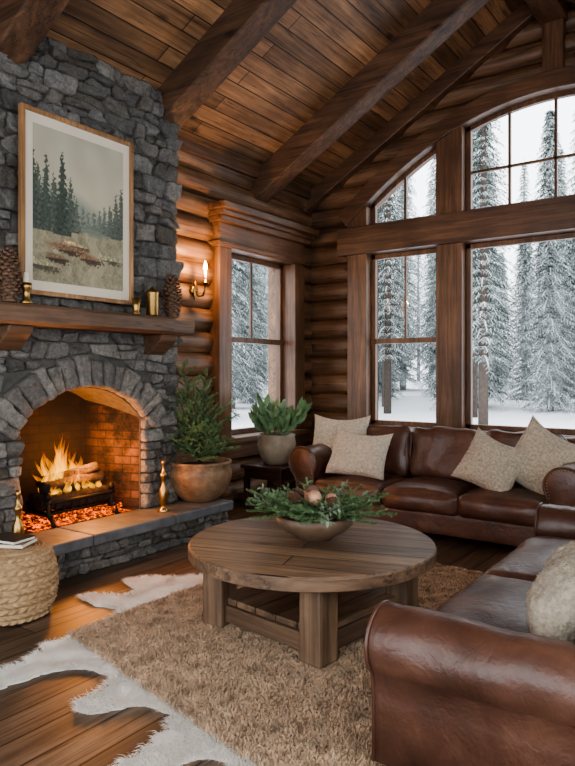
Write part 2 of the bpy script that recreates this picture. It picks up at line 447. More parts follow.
g=G(); g.box((-.2,Y0-.2,Z1),(.10,Y1+.2,Z1+.25)); g.box((-.1,Y0-.22,Z1+.02),(.125,Y1+.22,Z1+.06)); g.box((-.1,Y0-.23,Z1+.25),(.16,Y1+.23,Z1+.31)); g.box((-.1,Y0-.26,Z1+.31),(.20,Y1+.26,Z1+.36)); g.box((-.1,Y0-.29,Z1+.36),(.25,Y1+.29,Z1+.43))
trim(g,TRY,'moulded timber window cornice',.008)
g=G(); g.box((-.2,Y0-.24,Z0-.06),(.17,Y1+.24,Z0)); g.box((-.1,Y0-.2,Z0-.22),(.11,Y1+.2,Z0-.06)); trim(g,TRY,'timber window sill')
wn=[0]
def window(fr,panes,label):
    wn[0]+=1; o=fr.obj('window_%d'%wn[0],TRZ,False,.005); struct(o,label)
    p=panes.obj('glass_pane',GLASS,False,0,parent=o); return o
fr=G();gl=G(); xa,xb=-.14,-.08; mz=1.75; t=.055
for y in (Y0,Y1-t): fr.box((xa,y,Z0),(xb,y+t,Z1))
for z in (Z0,Z1-t): fr.box((xa,Y0,z),(xb,Y1,z+t))
fr.box((xa,Y0,mz-.03),(xb+.02,Y1,mz+.03)); fr.box((xa+.015,(Y0+Y1)/2-.012,mz),(xb-.015,(Y0+Y1)/2+.012,Z1))
gl.add([(-.11,Y0,Z0),(-.11,Y1,Z0),(-.11,Y1,Z1),(-.11,Y0,Z1)],[(0,1,2,3)])
window(fr,gl,'tall double-hung wood window')
ya,yb=WY+.02,WY+.08
def rectwin(x0,x1,z0,z1,mid=None,vert=[]):
    fr=G();gl=G()
    for x in (x0,x1-t): fr.box((x,ya,z0),(x+t,yb,z1))
    for z in (z0,z1-t): fr.box((x0,ya,z),(x1,yb,z+t))
    if mid: fr.box((x0,ya-.02,mid-.03),(x1,yb,mid+.03))
    for v in vert: fr.box((v-.012,ya+.015,mid or z0),(v+.012,yb-.015,z1))
    gl.add([(x0,ya+.03,z0),(x1,ya+.03,z0),(x1,ya+.03,z1),(x0,ya+.03,z1)],[(0,1,2,3)])
    window(fr,gl,'tall fixed wood window' if not mid else 'double-hung wood window')
rectwin(.83,1.69,.78,2.78,1.76,[1.26]); rectwin(1.98,3.82,.78,2.78); rectwin(4.11,4.97,.78,2.78,1.76,[4.54])
def archwin(x0,x1,z0,verts,hz):
    fr=G();gl=G()
    for x in (x0,x1-t): fr.box((x,ya,z0),(x+t,yb,min(arch(x),arch(x+t))+.02))
    fr.box((x0,ya,z0),(x1,yb,z0+t))
    n=16; vs=[];fs=[]
    for i in range(n+1):
        x=x0+(x1-x0)*i/n
        for yy in (ya,yb): vs+= [(x,yy,arch(x)-t),(x,yy,arch(x)+.02)]
    for i in range(n):
        a=i*4;b=a+4; fs+=[(a,b,b+1,a+1),(a+2,a+3,b+3,b+2),(a,a+2,b+2,b),(a+1,b+1,b+3,a+3)]
    fr.add(vs,fs)
    for v in verts: fr.box((v-.014,ya+.01,z0),(v+.014,yb-.01,arch(v)))
    if hz: fr.box((x0,ya+.01,hz-.014),(x1,yb-.01,hz+.014))
    pl=[(x0,ya+.03,z0)]+[(x1,ya+.03,z0)]+[(x1-(x1-x0)*i/n,ya+.03,arch(x1-(x1-x0)*i/n)) for i in range(n+1)]
    gl.add(pl,[tuple(range(len(pl)))])
    window(fr,gl,'arched transom window with muntins')
archwin(.83,1.69,3.10,[1.26],None); archwin(1.98,3.82,3.10,[2.44,2.9,3.36],3.55); archwin(4.11,4.97,3.10,[4.54],None)

# ------------------------------------------------------------------ fireplace
fp=thing(empty('fireplace',(.4,3.19,0)),'dark grey fieldstone fireplace with arched opening and timber mantel','fireplace')
def adopt(o,p=None):
    p=p or fp
    o.parent=p; o.matrix_parent_inverse=Matrix.Translation(-Vector(p.location)); return o
CY0,CY1=1.85,4.15; XC=.36; HZ=.27
OY0,OY1=2.64,3.74; OC=3.19; SP=1.02; CR=1.28
RA=(.55**2+(CR-SP)**2)/(2*(CR-SP)); ZC=CR-RA; A0=math.asin(.55/RA)
arcp=[(OC+RA*math.sin(a),ZC+RA*math.cos(a)) for a in [A0-2*A0*i/16 for i in range(17)]]
poly=[(CY0,0),(OY0,0)]+[(OY0,SP)]+arcp[::-1][1:-1]+[(OY1,SP),(OY1,0),(CY1,0),(CY1,3.9),(CY0,3.9)]
g=G(); g.prism(poly,lambda u,v,w:(w,u,min(v,3.58+.58*w) if v>3.5 else v),-.20,XC+.012)
adopt(g.obj('chimney_mortar_core',MORT))
def stone(g,poly,fn,H,rnd,gap=.004,colr=None,rg=1):
    n=len(poly); cx=sum(p[0] for p in poly)/n; cy=sum(p[1] for p in poly)/n
    pp=[]
    for i in range(n):
        a=poly[i];b=poly[(i+1)%n]; L=math.hypot(b[0]-a[0],b[1]-a[1]); m=max(1,int(L/.024))
        for k in range(m): pp.append((a[0]+(b[0]-a[0])*k/m,a[1]+(b[1]-a[1])*k/m))
    q=[]
    for i in range(len(pp)):
        a=pp[i-1];b=pp[i];c=pp[(i+1)%len(pp)]
        q.append((b[0]*.7+(a[0]+c[0])*.15,b[1]*.7+(a[1]+c[1])*.15))
    pp=q
    rad=min(max(abs(x-cx) for x,y in pp),max(abs(y-cy) for x,y in pp))
    if rad<.012: return
    tx=rnd.uniform(-.4,.4);ty=rnd.uniform(-.6,.6)
    if colr is None:
        b=rnd.uniform(.085,.245); w=rnd.uniform(.004,.022); colr=(b+w,b+w*.4,b-w*.5)
    sd=rnd.uniform(0,90); m=len(pp); vs=[];fs=[]
    for s,h in ((1,-.1),(1.0,.6),(.94,.93),(.74,1.0),(.48,1.02),(.24,1.03)):
        for x,y in pp:
            dx,dy=x-cx,y-cy
            u=cx+(dx-math.copysign(min(gap,abs(dx)),dx))*s; v=cy+(dy-math.copysign(min(gap,abs(dy)),dy))*s
            hh=H*h
            if h>0:
                hh+= (tx*(u-cx)+ty*(v-cy))*(.6) + rg*(.018*noise.noise(Vector((u*14+sd,v*14,h)))+.016*noise.noise(Vector((u*36+sd,v*36,h))))
                k=.006*noise.noise(Vector((u*30,v*30,sd))); u+=k; v-=k
            vs.append(fn(u,v,hh))
    vs.append(fn(cx,cy,H*1.03+.012*noise.noise(Vector((cx*11+sd,cy*11,1)))))
    for r in range(5):
        for i in range(m):
            j=(i+1)%m; fs.append((r*m+i,r*m+j,(r+1)*m+j,(r+1)*m+i))
    for i in range(m): fs.append((5*m+i,5*m+(i+1)%m,6*m))
    g.add(vs,fs,None,colr)
def clip(poly,a,b,c):
    out=[]
    n=len(poly)
    for i in range(n):
        p=poly[i];q=poly[(i+1)%n]; dp=a*p[0]+b*p[1]-c; dq=a*q[0]+b*q[1]-c
        if dp<=0: out.append(p)
        if (dp<0)!=(dq<0) and dp!=dq:
            t=dp/(dp-dq); out.append((p[0]+(q[0]-p[0])*t,p[1]+(q[1]-p[1])*t))
    return out
def rubble(rect,hmin,hmax,wmin,wmax,rnd,exclude=None,clipf=None):
    """coursed rubble: wavy courses of blocks, some split into two thin stones"""
    x0,x1,y0,y1=rect; res=[]; rows=[y0]
    while rows[-1]<y1-hmin*.7: rows.append(rows[-1]+rnd.uniform(hmin,hmax))
    sc=(y1-y0)/(rows[-1]-y0); rows=[y0+(r-y0)*sc for r in rows]
    offs=[(0 if i in(0,len(rows)-1) else rnd.uniform(0,50)) for i in range(len(rows))]
    def ry(i,x):
        return rows[i] if offs[i]==0 else rows[i]+.045*noise.noise(Vector((x*2.6,offs[i],0)))+.014*noise.noise(Vector((x*8,offs[i],5)))
    for j in range(len(rows)-1):
        xs=[x0]
        while xs[-1]<x1-wmin*.8: xs.append(xs[-1]+rnd.uniform(wmin,wmax)*(1 if rnd.random()>.25 else .55))
        s2=(x1-x0)/(xs[-1]-x0); xs=[x0+(x-x0)*s2 for x in xs]
        tl=[0]+[rnd.uniform(-.022,.022) for _ in xs[1:-1]]+[0]
        for i in range(len(xs)-1):
            a,b=xs[i],xs[i+1]
            q=[(a-tl[i],ry(j,a)),(b-tl[i+1],ry(j,b)),(b+tl[i+1],ry(j+1,b)),(a+tl[i],ry(j+1,a))]
            polys=[q]
            if rnd.random()<.28 and (q[3][1]-q[0][1])>.10:
                f1,f2=rnd.uniform(.35,.65),rnd.uniform(.35,.65)
                ml=(q[0][0]+(q[3][0]-q[0][0])*f1,q[0][1]+(q[3][1]-q[0][1])*f1); mr=(q[1][0]+(q[2][0]-q[1][0])*f2,q[1][1]+(q[2][1]-q[1][1])*f2)
                polys=[[q[0],q[1],mr,ml],[ml,mr,q[2],q[3]]]
            for pl in polys:
                if rnd.random()<.6:
                    k=rnd.randrange(4); p0,p1,p2=pl[k-1],pl[k],pl[(k+1)%4]; f=rnd.uniform(.12,.3)
                    na=(p1[0]+(p0[0]-p1[0])*f,p1[1]+(p0[1]-p1[1])*f); nb=(p1[0]+(p2[0]-p1[0])*f,p1[1]+(p2[1]-p1[1])*f)
                    pl=pl[:k]+[na,nb]+pl[k+1:]
                cx=sum(p[0] for p in pl)/len(pl);cy=sum(p[1] for p in pl)/len(pl)
                if exclude and exclude(cx,cy): continue
                if clipf: pl=clipf(pl,cx,cy)
                if len(pl)>=3: res.append(pl)
    return res
RO=RA+.25
fnF=lambda u,v,h:(XC+h,u,min(v,3.57+.58*(XC+h)))
JW=.22
def excl(u,v):
    if v<SP+.05: return OY0-JW+.02<u<OY1+JW-.02
    return math.hypot(u-OC,v-ZC)<RO+.01 and v>ZC
def clipf(poly,sx,sy):
    if sy<SP+.10 and abs(sx-OC)>.55:
        if sx<OC: poly=clip(poly,1,0,OY0-JW) 
        else: poly=clip(poly,-1,0,-(OY1+JW))
        return poly
    d=Vector((sx-OC,sy-ZC)); d.normalize()
    lim=d.x*OC+d.y*ZC+RO
    return clip(poly,-d.x,-d.y,-lim)
g=G(); rnd=random.Random(3)
for pl in rubble((CY0,CY1,HZ,1.62),.07,.14,.12,.26,rnd,excl,clipf): stone(g,pl,fnF,rnd.uniform(.035,.06),rnd)
for pl in rubble((CY0,CY1,1.62,3.80),.085,.17,.13,.30,rnd): stone(g,pl,fnF,rnd.uniform(.03,.085),rnd)
for (a,b) in ((OY0-JW,OY0),(OY1,OY1+JW)):
    z=HZ
    while z<SP-.03:
        h=min(rnd.uniform(.06,.12),SP-z)
        if SP-z-h<.05: h=SP-z
        if rnd.random()<.5:
            mm=a+(b-a)*rnd.uniform(.35,.65)
            stone(g,[(a,z),(mm,z),(mm,z+h),(a,z+h)],fnF,rnd.uniform(.05,.07),rnd); stone(g,[(mm,z),(b,z),(b,z+h),(mm,z+h)],fnF,rnd.uniform(.05,.07),rnd)
        else: stone(g,[(a,z),(b,z),(b,z+h),(a,z+h)],fnF,rnd.uniform(.05,.07),rnd)
        z+=h
A1=A0+.16; cuts=[0]
while cuts[-1]<1: cuts.append(cuts[-1]+rnd.uniform(.05,.085))
cuts=[c/cuts[-1] for c in cuts]
for i in range(len(cuts)-1):
    a=-A1+2*A1*cuts[i];b=-A1+2*A1*cuts[i+1]
    ro=RO+rnd.uniform(-.04,.02); ri=RA
    pl=[(OC+ri*math.sin(a),ZC+ri*math.cos(a)),(OC+ro*math.sin(a),ZC+ro*math.cos(a)),(OC+ro*math.sin(b),ZC+ro*math.cos(b)),(OC+ri*math.sin(b),ZC+ri*math.cos(b))]
    bb=rnd.uniform(.13,.25)
    stone(g,pl[::-1],fnF,rnd.uniform(.075,.095),rnd,.006,(bb*1.06,bb,bb*.93),.7)
adopt(g.obj('stone_facing',STONE,True,cols=True))
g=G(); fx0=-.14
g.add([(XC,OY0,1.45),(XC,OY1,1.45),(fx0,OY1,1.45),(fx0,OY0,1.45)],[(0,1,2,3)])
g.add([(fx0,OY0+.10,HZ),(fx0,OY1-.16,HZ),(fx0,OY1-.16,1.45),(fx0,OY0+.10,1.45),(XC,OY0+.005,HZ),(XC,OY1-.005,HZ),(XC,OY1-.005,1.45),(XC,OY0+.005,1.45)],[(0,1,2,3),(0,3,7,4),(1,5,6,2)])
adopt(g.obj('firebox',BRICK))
XH=.78; HY0,HY1=1.3,4.46
g=G(); g.box((XC-.02,HY0,0),(XH-.07,HY1-.05,HZ-.075)); g.box((0.06,4.16,0),(XC,HY1-.05,HZ-.075)); 
adopt(g.obj('hearth_core',MORT))
g=G()
for pl in rubble((HY0,HY1-.02,0.0,HZ-.08),.05,.10,.09,.2,rnd): stone(g,pl,lambda u,v,h:(XH-.08+h,u,v),rnd.uniform(.03,.05),rnd,.004,None,.6)
for pl in rubble((.1,XH-.04,0.0,HZ-.08),.05,.10,.09,.2,rnd): stone(g,pl[::-1],lambda u,v,h:(u,HY1-.06+h,v),.035,rnd,.004,None,.6)
adopt(g.obj('hearth_stonework',STONE,True,cols=True))
ys=[HY0,2.2,2.95,3.75,HY1]
for i in range(4):
    g=G(); g.box((XC-.0,ys[i]+.004,HZ-.08),(XH,ys[i+1]-.004,HZ)); 
    if i==3: g.box((.05,4.24,HZ-.08),(XC-.004,HY1-.004,HZ))
    adopt(g.obj('hearth_slab',SLAB,False,.012))
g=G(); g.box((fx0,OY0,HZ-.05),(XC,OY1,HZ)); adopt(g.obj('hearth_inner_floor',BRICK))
MZ0,MZ1=1.705,1.84; MY0,MY1=1.95,4.04; XM=.70
g=G()
n=40; vs=[];fs=[]
for i in range(n+1):
    y=MY0+(MY1-MY0)*i/n
    for (x,z) in ((XC,MZ0),(XM-.02,MZ0),(XM,MZ0+.02),(XM,MZ1-.02),(XM-.02,MZ1),(XC,MZ1)):
        k=.012*noise.noise(Vector((y*4,x*5,z*9))); vs.append((x+(k if x>XC else 0),y,z+(k*.6 if z<MZ1-.03 else 0)))
for i in range(n):
    for k in range(6):
        k2=(k+1)%6; fs.append((i*6+k,(i+1)*6+k,(i+1)*6+k2,i*6+k2))
fs+= [tuple(range(6)),tuple(n*6+k for k in range(5,-1,-1))]
g.add(vs,fs); mt=adopt(g.obj('mantel_shelf',MANT))
for y in (2.50,3.84):
    g=G(); g.prism([(XC,MZ0),(XM-.08,MZ0),(XM-.10,MZ0-.05),(XC+.10,MZ0-.16),(XC,MZ0-.16)],lambda u,v,w:(u,w,v),y-.09,y+.09)
    adopt(g.obj('corbel',MANT,False,.01))
FX,FY=.16,3.2
gr=thing(empty('fire_grate',(FX,FY,HZ)),'black iron fire grate holding burning logs','fire grate')
g=G()
for i in range(9):
    y=-.28+.07*i
    g.tube([(-.13,y,.15),(-.1,y,.09),(.12,y,.09),(.155,y,.17)],.010,6)
for x in (-.1,.12): g.tube([(x,-.31,.085),(x,.31,.085)],.012,6)
g.tube([(.155,-.31,.17),(.155,.31,.17)],.014,6)
g.obj('grate_bars',IRON,True,parent=gr)
for y in (-.29,.29):
    g=G(); g.tube([(.22,y,0),(.2,y,.05),(.15,y,.08),(.15,y,.2)],.016,8); g.tube([(-.1,y,0),(-.1,y,.09)],.012,6); g.tube([(-.12,y,.08),(.2,y,.08)],.014,6)
    g.lathe([(0,.19),(.02,.195),(.028,.215),(.02,.24),(0,.25)],10,T(.15,y,0)); g.obj('andiron',IRON,True,parent=gr)
def fwlog(a,b,r,seed):
    g=G(); A=Vector(a);B=Vector(b); m=24
    g.tube([A.lerp(B,i/m) for i in range(m+1)],[r*(1+.10*noise.noise(Vector((i*.4,seed,0)))+.08*noise.noise(Vector((i*1.3,seed,4)))) for i in range(m+1)],16,True,None,.45,seed)
    o=g.obj('firewood_log',CHAR,True); thing(o,'charred split log burning on the iron grate','firewood','firewood on the grate')
fwlog((FX+.07,FY-.30,HZ+.16),(FX+.07,FY+.30,HZ+.16),.062,1)
fwlog((FX-.07,FY-.27,HZ+.16),(FX-.07,FY+.28,HZ+.16),.060,2)
fwlog((FX+.08,FY-.28,HZ+.265),(FX+.05,FY+.27,HZ+.275),.054,3)
fwlog((FX-.05,FY-.24,HZ+.29),(FX+.06,FY+.22,HZ+.375),.040,4)
g=G()
n=26;vs=[];fs=[]
for i in range(n+1):
    for j in range(n+1):
        x=-.24+.46*i/n; y=-.45+.9*j/n
        e=max(0,1-(abs(y)/.45)**3)*max(0,1-(abs(x+.01)/.24)**3)
        vs.append((FX+x,FY+y,HZ+.002+e*(.045+.03*noise.noise(Vector((x*30,y*30,2))))))
for i in range(n):
    for j in range(n): fs.append((i*(n+1)+j,(i+1)*(n+1)+j,(i+1)*(n+1)+j+1,i*(n+1)+j+1))
g.add(vs,fs)
re_=random.Random(9)
for i in range(150):
    a=re_.uniform(-.2,.2);b=re_.uniform(-.42,.42);r=re_.uniform(.010,.024)
    M=T(FX+a,FY+b,HZ+.045+.01*re_.random())@RZ(re_.uniform(0,6))@RX(re_.uniform(0,3))
    g.box((-r,-r*.8,-r*.6),(r,r*.8,r*.6),M)
o=g.obj('ember_bed',EMB,False); thing(o,'bed of glowing orange embers and ash','embers'); o['kind']='stuff'
fl=thing(empty('fire_flames',(FX,FY,HZ+.2)),'bright orange and yellow flames rising from logs','flames')
rf=random.Random(5)
for k in range(44):
    kk=k/43; c=max(0,1-abs(kk-.42)/.45)
    h=rf.uniform(.10,.18)+.34*c*rf.uniform(.35,1.1); y=(-.24+.48*kk+rf.uniform(-.03,.03))*.92; x=rf.uniform(-.13,.02) if k%4 else .11; r=rf.uniform(.016,.036)
    if x>.05: h*=.4
    g=G(); path=[];rad=[]
    ph=rf.uniform(0,6)
    for i in range(17):
        s=i/16; path.append((x+.03*math.sin(ph+s*4)*s,y+.045*math.sin(ph*1.7+s*5)*s-.02*s,.02+h*s)); rad.append(max(.0006,r*(math.sin(PI*min(1,(s*.8+.2))**1.0)**1.0)*(1-s*.55)*(1+.2*math.sin(s*11+ph))))
    g.tube(path,rad,12,False)
    g.obj('flame_tongue',FLAME,True,parent=fl)

# ------------------------------------------------------------------ picture
PW,PH=.98,1.28
pic=thing(empty('framed_picture',(.485,3.06,1.93)),'framed misty pine landscape print in honey wood frame','picture')
g=G(); b=.032
g.box((-.02,-PW/2,0),(.02,-PW/2+b,PH));g.box((-.02,PW/2-b,0),(.02,PW/2,PH));g.box((-.02,-PW/2+b,0),(.02,PW/2-b,b));g.box((-.02,-PW/2+b,PH-b),(.02,PW/2-b,PH))
g.obj('picture_frame',FRAMEW,False,.004,parent=pic)
MATB=simple('cream_mat_board',(.66,.58,.46),.9,0,.03)
g=G(); g.box((-.015,-PW/2+.02,.02),(.002,PW/2-.02,PH-.02)); g.obj('mat_board',MATB,parent=pic)
TREES=[(.05,.36,.40,.075,.28),(.13,.34,.48,.08,.2),(.21,.36,.36,.07,.28),(.30,.33,.54,.095,.1),(.39,.36,.36,.07,.28),(.45,.37,.22,.05,.45),(.0,.34,.5,.08,.2),
 (.98,.38,.36,.07,.3),(.91,.37,.32,.06,.35),(.84,.38,.22,.055,.42),(.77,.39,.18,.045,.5),(.71,.40,.14,.04,.58),(.65,.41,.12,.035,.62),(.52,.40,.15,.04,.62),(.58,.41,.11,.03,.66)]
def art(u,v):
    nz=noise.noise(Vector((u*5,v*5,1))); nf=noise.noise(Vector((u*45,v*55,3))); nm=noise.noise(Vector((u*15,v*22,7)))
    sky=Vector((.76,.71,.60)).lerp(Vector((.66,.64,.56)),v)
    c=sky+Vector((.04,.04,.04))*nz
    def ridge(h0,col,soft):
        nonlocal c
        d=(h0-v)/soft
        if d>0: c=c.lerp(Vector(col),min(1,d)*.75)
    ridge(.68+.12*math.sin(u*3.2+2.4)+.02*nz,(.59,.60,.54),.10)
    ridge(.57+.08*math.sin(u*4.5+.2)+.02*nz,(.48,.51,.46),.09)
    ridge(.46+.03*math.sin(u*6+1)+.02*nm,(.40,.44,.39),.05)
    gh=.39+.02*math.sin(u*7)+.02*nm
    if v<gh:
        gc=Vector((.54,.51,.41))+Vector((.10,.09,.075))*nm+Vector((.08,.08,.07))*nf
        if abs(u-.68+.05*math.sin(v*26))<.04+.25*(.33-v): gc=gc.lerp(Vector((.66,.62,.51)),.5)
        c=c.lerp(gc,min(1,(gh-v)/.03))
    for cx,b0,h,w,fade in TREES:
        if b0-.01<v<b0+h:
            s=max(0,(v-b0)/h); wd=w*(1-s)**.8*(.55+.45*((1-(s*12)%1)))+.003
            if abs(u-cx+.03*nf+.012*nm)<wd:
                tc=Vector((.16,.20,.17)).lerp(Vector((.54,.55,.49)),fade)+Vector((.10,.11,.09))*nf
                c=c.lerp(tc,.88)
    for cx,cy,a,b2,cc in ((.40,.225,.24,.030,(.34,.25,.18)),(.62,.185,.14,.032,(.38,.29,.21)),(.25,.16,.12,.03,(.32,.25,.19)),(.46,.262,.15,.018,(.55,.45,.33)),(.1,.10,.18,.03,(.42,.40,.31)),(.85,.20,.13,.025,(.43,.41,.32))):
        d=((u-cx)/a)**2+((v-cy+.12*(u-cx))/b2)**2
        if d<1+nf*1.5: c=c.lerp(Vector(cc)*(1+.6*nf)*(1.35 if v>cy else .65),.88)
    return tuple(max(0,x)**2.2 for x in c)
g=G(); nu,nvv=130,190; pw,ph=.79,1.08; o0=(PH-ph)/2
for j in range(nvv+1):
    for i in range(nu+1):
        u=i/nu;v=j/nvv; g.v.append(Vector((.004,-pw/2+pw*u,o0+ph*v))); g.c.append(art(u,v))
for j in range(nvv):
    for i in range(nu): g.f.append([j*(nu+1)+i,j*(nu+1)+i+1,(j+1)*(nu+1)+i+1,(j+1)*(nu+1)+i])
m,nt,bb=newmat('landscape_print'); at=N(nt,'ShaderNodeAttribute'); at.attribute_name='Col'; nt.links.new(at.outputs['Color'],bb.inputs['Base Color']); bb.inputs['Roughness'].default_value=.6
g.obj('landscape_print',m,parent=pic,cols=True)

# ------------------------------------------------------------------ small decor helpers
def pinecone(h,r,loc,label):
    g=G(); g.lathe([(0,0),(r*.5,.02*h),(r*.6,.3*h),(r*.4,.7*h),(0,.95*h)],10)
    n=110
    for i in range(n):
        s=i/n; z=h*(.03+.94*s); rr=r*(math.sin(PI*(.12+.80*(s**.85)))**.7)*1.0; a=i*2.39996
        w=r*.34*(1-.5*s); L=rr
        M=T(0,0,z)@RZ(a)
        g.add([(L*.35,-w*.3,-.02*h),(L*.85,-w,.012*h),(L*1.02,0,.045*h),(L*.85,w,.012*h),(L*.35,w*.3,-.02*h),(L*.9,0,-.01*h),(L*.4,0,.01*h)],
              [(0,1,6),(1,2,6),(2,3,6),(3,4,6),(0,5,1),(1,5,2),(2,5,3),(3,5,4)],M)
    o=g.obj('pinecone',PINE,False,loc=loc); thing(o,label,'pinecone'); return o
ZM=MZ1+.004
pinecone(.37,.09,(.58,3.90,ZM),'large brown pinecone standing on the mantel shelf')
pinecone(.36,.085,(.6,2.42,ZM),'tall brown pinecone on the mantel beside a brass candle holder')
def lathobj(name,parts,loc,label,cat,group=None,n=24):
    e=empty(name,loc); thing(e,label,cat,group)
    for nm,prof,mat in parts: 
        g=G(); g.lathe(prof,n); g.obj(nm,mat,True,parent=e)
    return e
lathobj('candle_holder',[('brass_cup',[(0,0),(.04,0),(.046,.008),(.024,.03),(.022,.09),(.036,.105),(.036,.14),(.028,.14),(.028,.11),(0,.11)],BRASS),('candle',[(0,.108),(.020,.11),(.020,.205),(0,.21)],WAX)],(.62,2.53,ZM),'slim brass candle holder with ivory candle on mantel','candle holder')
lathobj('brass_votive',[('brass_cup',[(0,0),(.03,0),(.034,.01),(.022,.02),(.03,.05),(.034,.12),(.03,.12),(.025,.06),(0,.05)],BRASS)],(.62,3.47,ZM),'small brass votive cup on the mantel','votive')
lathobj('brass_jar',[('jar_body',[(0,0),(.045,0),(.05,.01),(.05,.17),(.054,.18),(.054,.19),(.046,.20),(.03,.215),(.012,.22),(.012,.235),(0,.24)],BRASS)],(.6,3.66,ZM),'lidded cylindrical brass jar on the mantel','jar')
def candlestick(loc,h,label):
    s=h
    lathobj('brass_candlestick',[('candlestick_body',[(0,0),(.046,0),(.048,.012*s),(.026,.06*s),(.018,.10*s),(.034,.16*s),(.038,.30*s),(.034,.42*s),(.018,.50*s),(.015,.62*s),(.027,.68*s),(.025,.72*s),(.012,.76*s),(.010,.90*s),(.017,.93*s),(.010,1.0*s),(0,1.0*s)],BRASS)],loc,label,'candlestick')
candlestick((.60,3.78,HZ),.42,'turned brass candlestick standing on the hearth slab')
candlestick((.70,2.42,HZ),.38,'turned brass candlestick standing beside the fire opening')
SY=4.74; SZ=2.20
sc=thing(empty('wall_sconce',(.03,SY,SZ)),'brass candle wall sconce glowing on the log wall','wall lamp')
g=G(); g.lathe([(0,0),(.05,0),(.052,.012),(.03,.022),(0,.024)],20,RY(PI/2)); g.lathe([(0,-.10),(.018,-.06),(.02,.08),(0,.11)],10,T(.012,0,0)); g.obj('wall_plate',BRASS,True,parent=sc)
g=G(); g.tube([(.02,0,0),(.06,0,-.06),(.12,0,-.06),(.15,0,0),(.15,0,.04)],.010,8); g.obj('sconce_arm',BRASS,True,parent=sc)
g=G(); g.lathe([(0,.03),(.02,.035),(.040,.06),(.042,.065),(.018,.06),(.018,.09),(0,.09)],16,T(.15,0,0)); g.obj('candle_cup',BRASS,True,parent=sc)
g=G(); g.lathe([(0,.07),(.014,.07),(.014,.17),(0,.175)],12,T(.15,0,0)); g.obj('candle_sleeve',WAX,True,parent=sc)
g=G(); g.lathe([(0,.17),(.013,.18),(.021,.205),(.016,.24),(0,.285)],12,T(.15,0,0)); g.obj('flame_bulb',BULB,True,parent=sc)

# ------------------------------------------------------------------ foliage
def needles(g,a,b,r,L,n,rnd):
    a=Vector(a);b=Vector(b);d=(b-a).normalized()
    s=d.cross(Vector((0,0,1)));
    if s.length<.05: s=Vector((1,0,0))
    s.normalize();u=s.cross(d)
    for i in range(n):
        t=i/n; p=a.lerp(b,t); th=rnd.uniform(0,2*PI)
        o=(s*math.cos(th)+u*math.sin(th)*.8)*.8+d*.75; o.normalize()
        q=p+o*L*rnd.uniform(.7,1.1)*(1-.4*t); w=d.cross(o).normalized()*r
        g.add([p-w,p+w,q],[(0,1,2)])
def firspray(g,gs,base,dirv,L,rnd,nl=.035,dens=1.0,r=.0022):
    base=Vector(base);d=Vector(dirv).normalized(); side=d.cross(Vector((0,0,1))); 
    if side.length<.05: side=Vector((1,0,0))
    side.normalize()
    tip=base+d*L
    gs.tube([base,tip],[.003,.0012],4)
    needles(g,base,tip,r,nl,int(L*700*dens),rnd)
    k=int(L/.045)
    for i in range(1,k):
        t=i/k; p=base.lerp(tip,t); s=1 if i%2 else -1
        q=p+(d*.8+side*s*.8+Vector((0,0,rnd.uniform(-.2,.2)))).normalized()*L*.42*(1-t*.75)
        needles(g,p,q,r,nl*.8,int((q-p).length*650*dens),rnd)
def leafquad(g,p,d,L,W,rnd,up=Vector((0,0,1))):
    d=d.normalized(); s=d.cross(up)
    if s.length<.05: s=Vector((1,0,0))
    s.normalize(); n=s.cross(d)
    pts=[(0,0,0),(.25,.8,.1),(.6,1,.16),(1,0,0),(.6,-1,.16),(.25,-.8,.1),(.3,0,0),(.65,0,.02)]
    vs=[p+d*a*L+s*b*W+n*(c*L*.8) for a,b,c in pts]
    g.add(vs,[(0,1,6),(1,2,7,6),(2,3,7),(3,4,7),(4,5,6,7),(5,0,6)])
rp=random.Random(11)
pl=thing(empty('potted_spruce',(.50,4.32,HZ+.001)),'small bushy potted evergreen in round brown clay bowl by hearth','potted plant')
g=G()
pf=[(0,0),(.15,0),(.165,.01),(.225,.07),(.265,.14),(.285,.21),(.285,.26),(.268,.31),(.282,.325),(.282,.345),(.255,.345),(.25,.30),(0,.28)]
g.lathe(pf,48)
g.obj('clay_pot',BRONZEP,True,parent=pl)
g=G(); g.lathe([(0,.31),(.2,.305),(.252,.30)],24); g.obj('soil',SOIL,True,parent=pl)
g=G();gs=G()
for i in range(72):
    a=i*2.4; L=rp.uniform(.18,.36); z=rp.uniform(.34,.66)
    firspray(g,gs,(.05*math.cos(a),.05*math.sin(a),z),(math.cos(a),math.sin(a),rp.uniform(.05,1.0)),L,rp,.036,.65,.0034)
for (tx,ty,tz) in ((-.10,-.12,1.22),(.02,.06,1.12),(.10,-.04,.98),(-.03,.14,.92),(-.08,-.2,.95),(.05,-.15,1.06)):
    b0=Vector((0,0,.32)); tp=Vector((tx,ty,tz)); gs.tube([b0,b0.lerp(tp,.5)+Vector((.01,-.01,0)),tp],[.010,.007,.002],5)
    for i in range(24):
        t=.25+.75*i/24; a=i*2.4+tx*30; L=rp.uniform(.10,.21)*(1.25-t*.65)
        firspray(g,gs,b0.lerp(tp,t),(math.cos(a),math.sin(a),rp.uniform(.4,1.1)),L,rp,.034,.75,.0034)
g.obj('spruce_foliage',NEED,parent=pl); gs.obj('trunk',BARK,True,parent=pl)
st=thing(empty('side_table',(.50,5.45,0)),'small dark wood side table beside the sofa','side table')
g=G(); g.box((-.26,-.25,.42),(.26,.25,.46)); g.obj('table_top',DARKW,False,.008,parent=st)
g=G(); g.box((-.23,-.22,.32),(.23,.22,.42)); g.obj('apron',DARKW,False,.004,parent=st)
for x in (-.21,.21):
    for y in (-.20,.20):
        g=G(); g.box((x-.025,y-.025,0),(x+.025,y+.025,.33)); g.obj('leg',DARKW,False,.004,parent=st)
g=G(); g.box((-.22,-.21,.12),(.22,.21,.14)); g.obj('lower_shelf',DARKW,False,.004,parent=st)
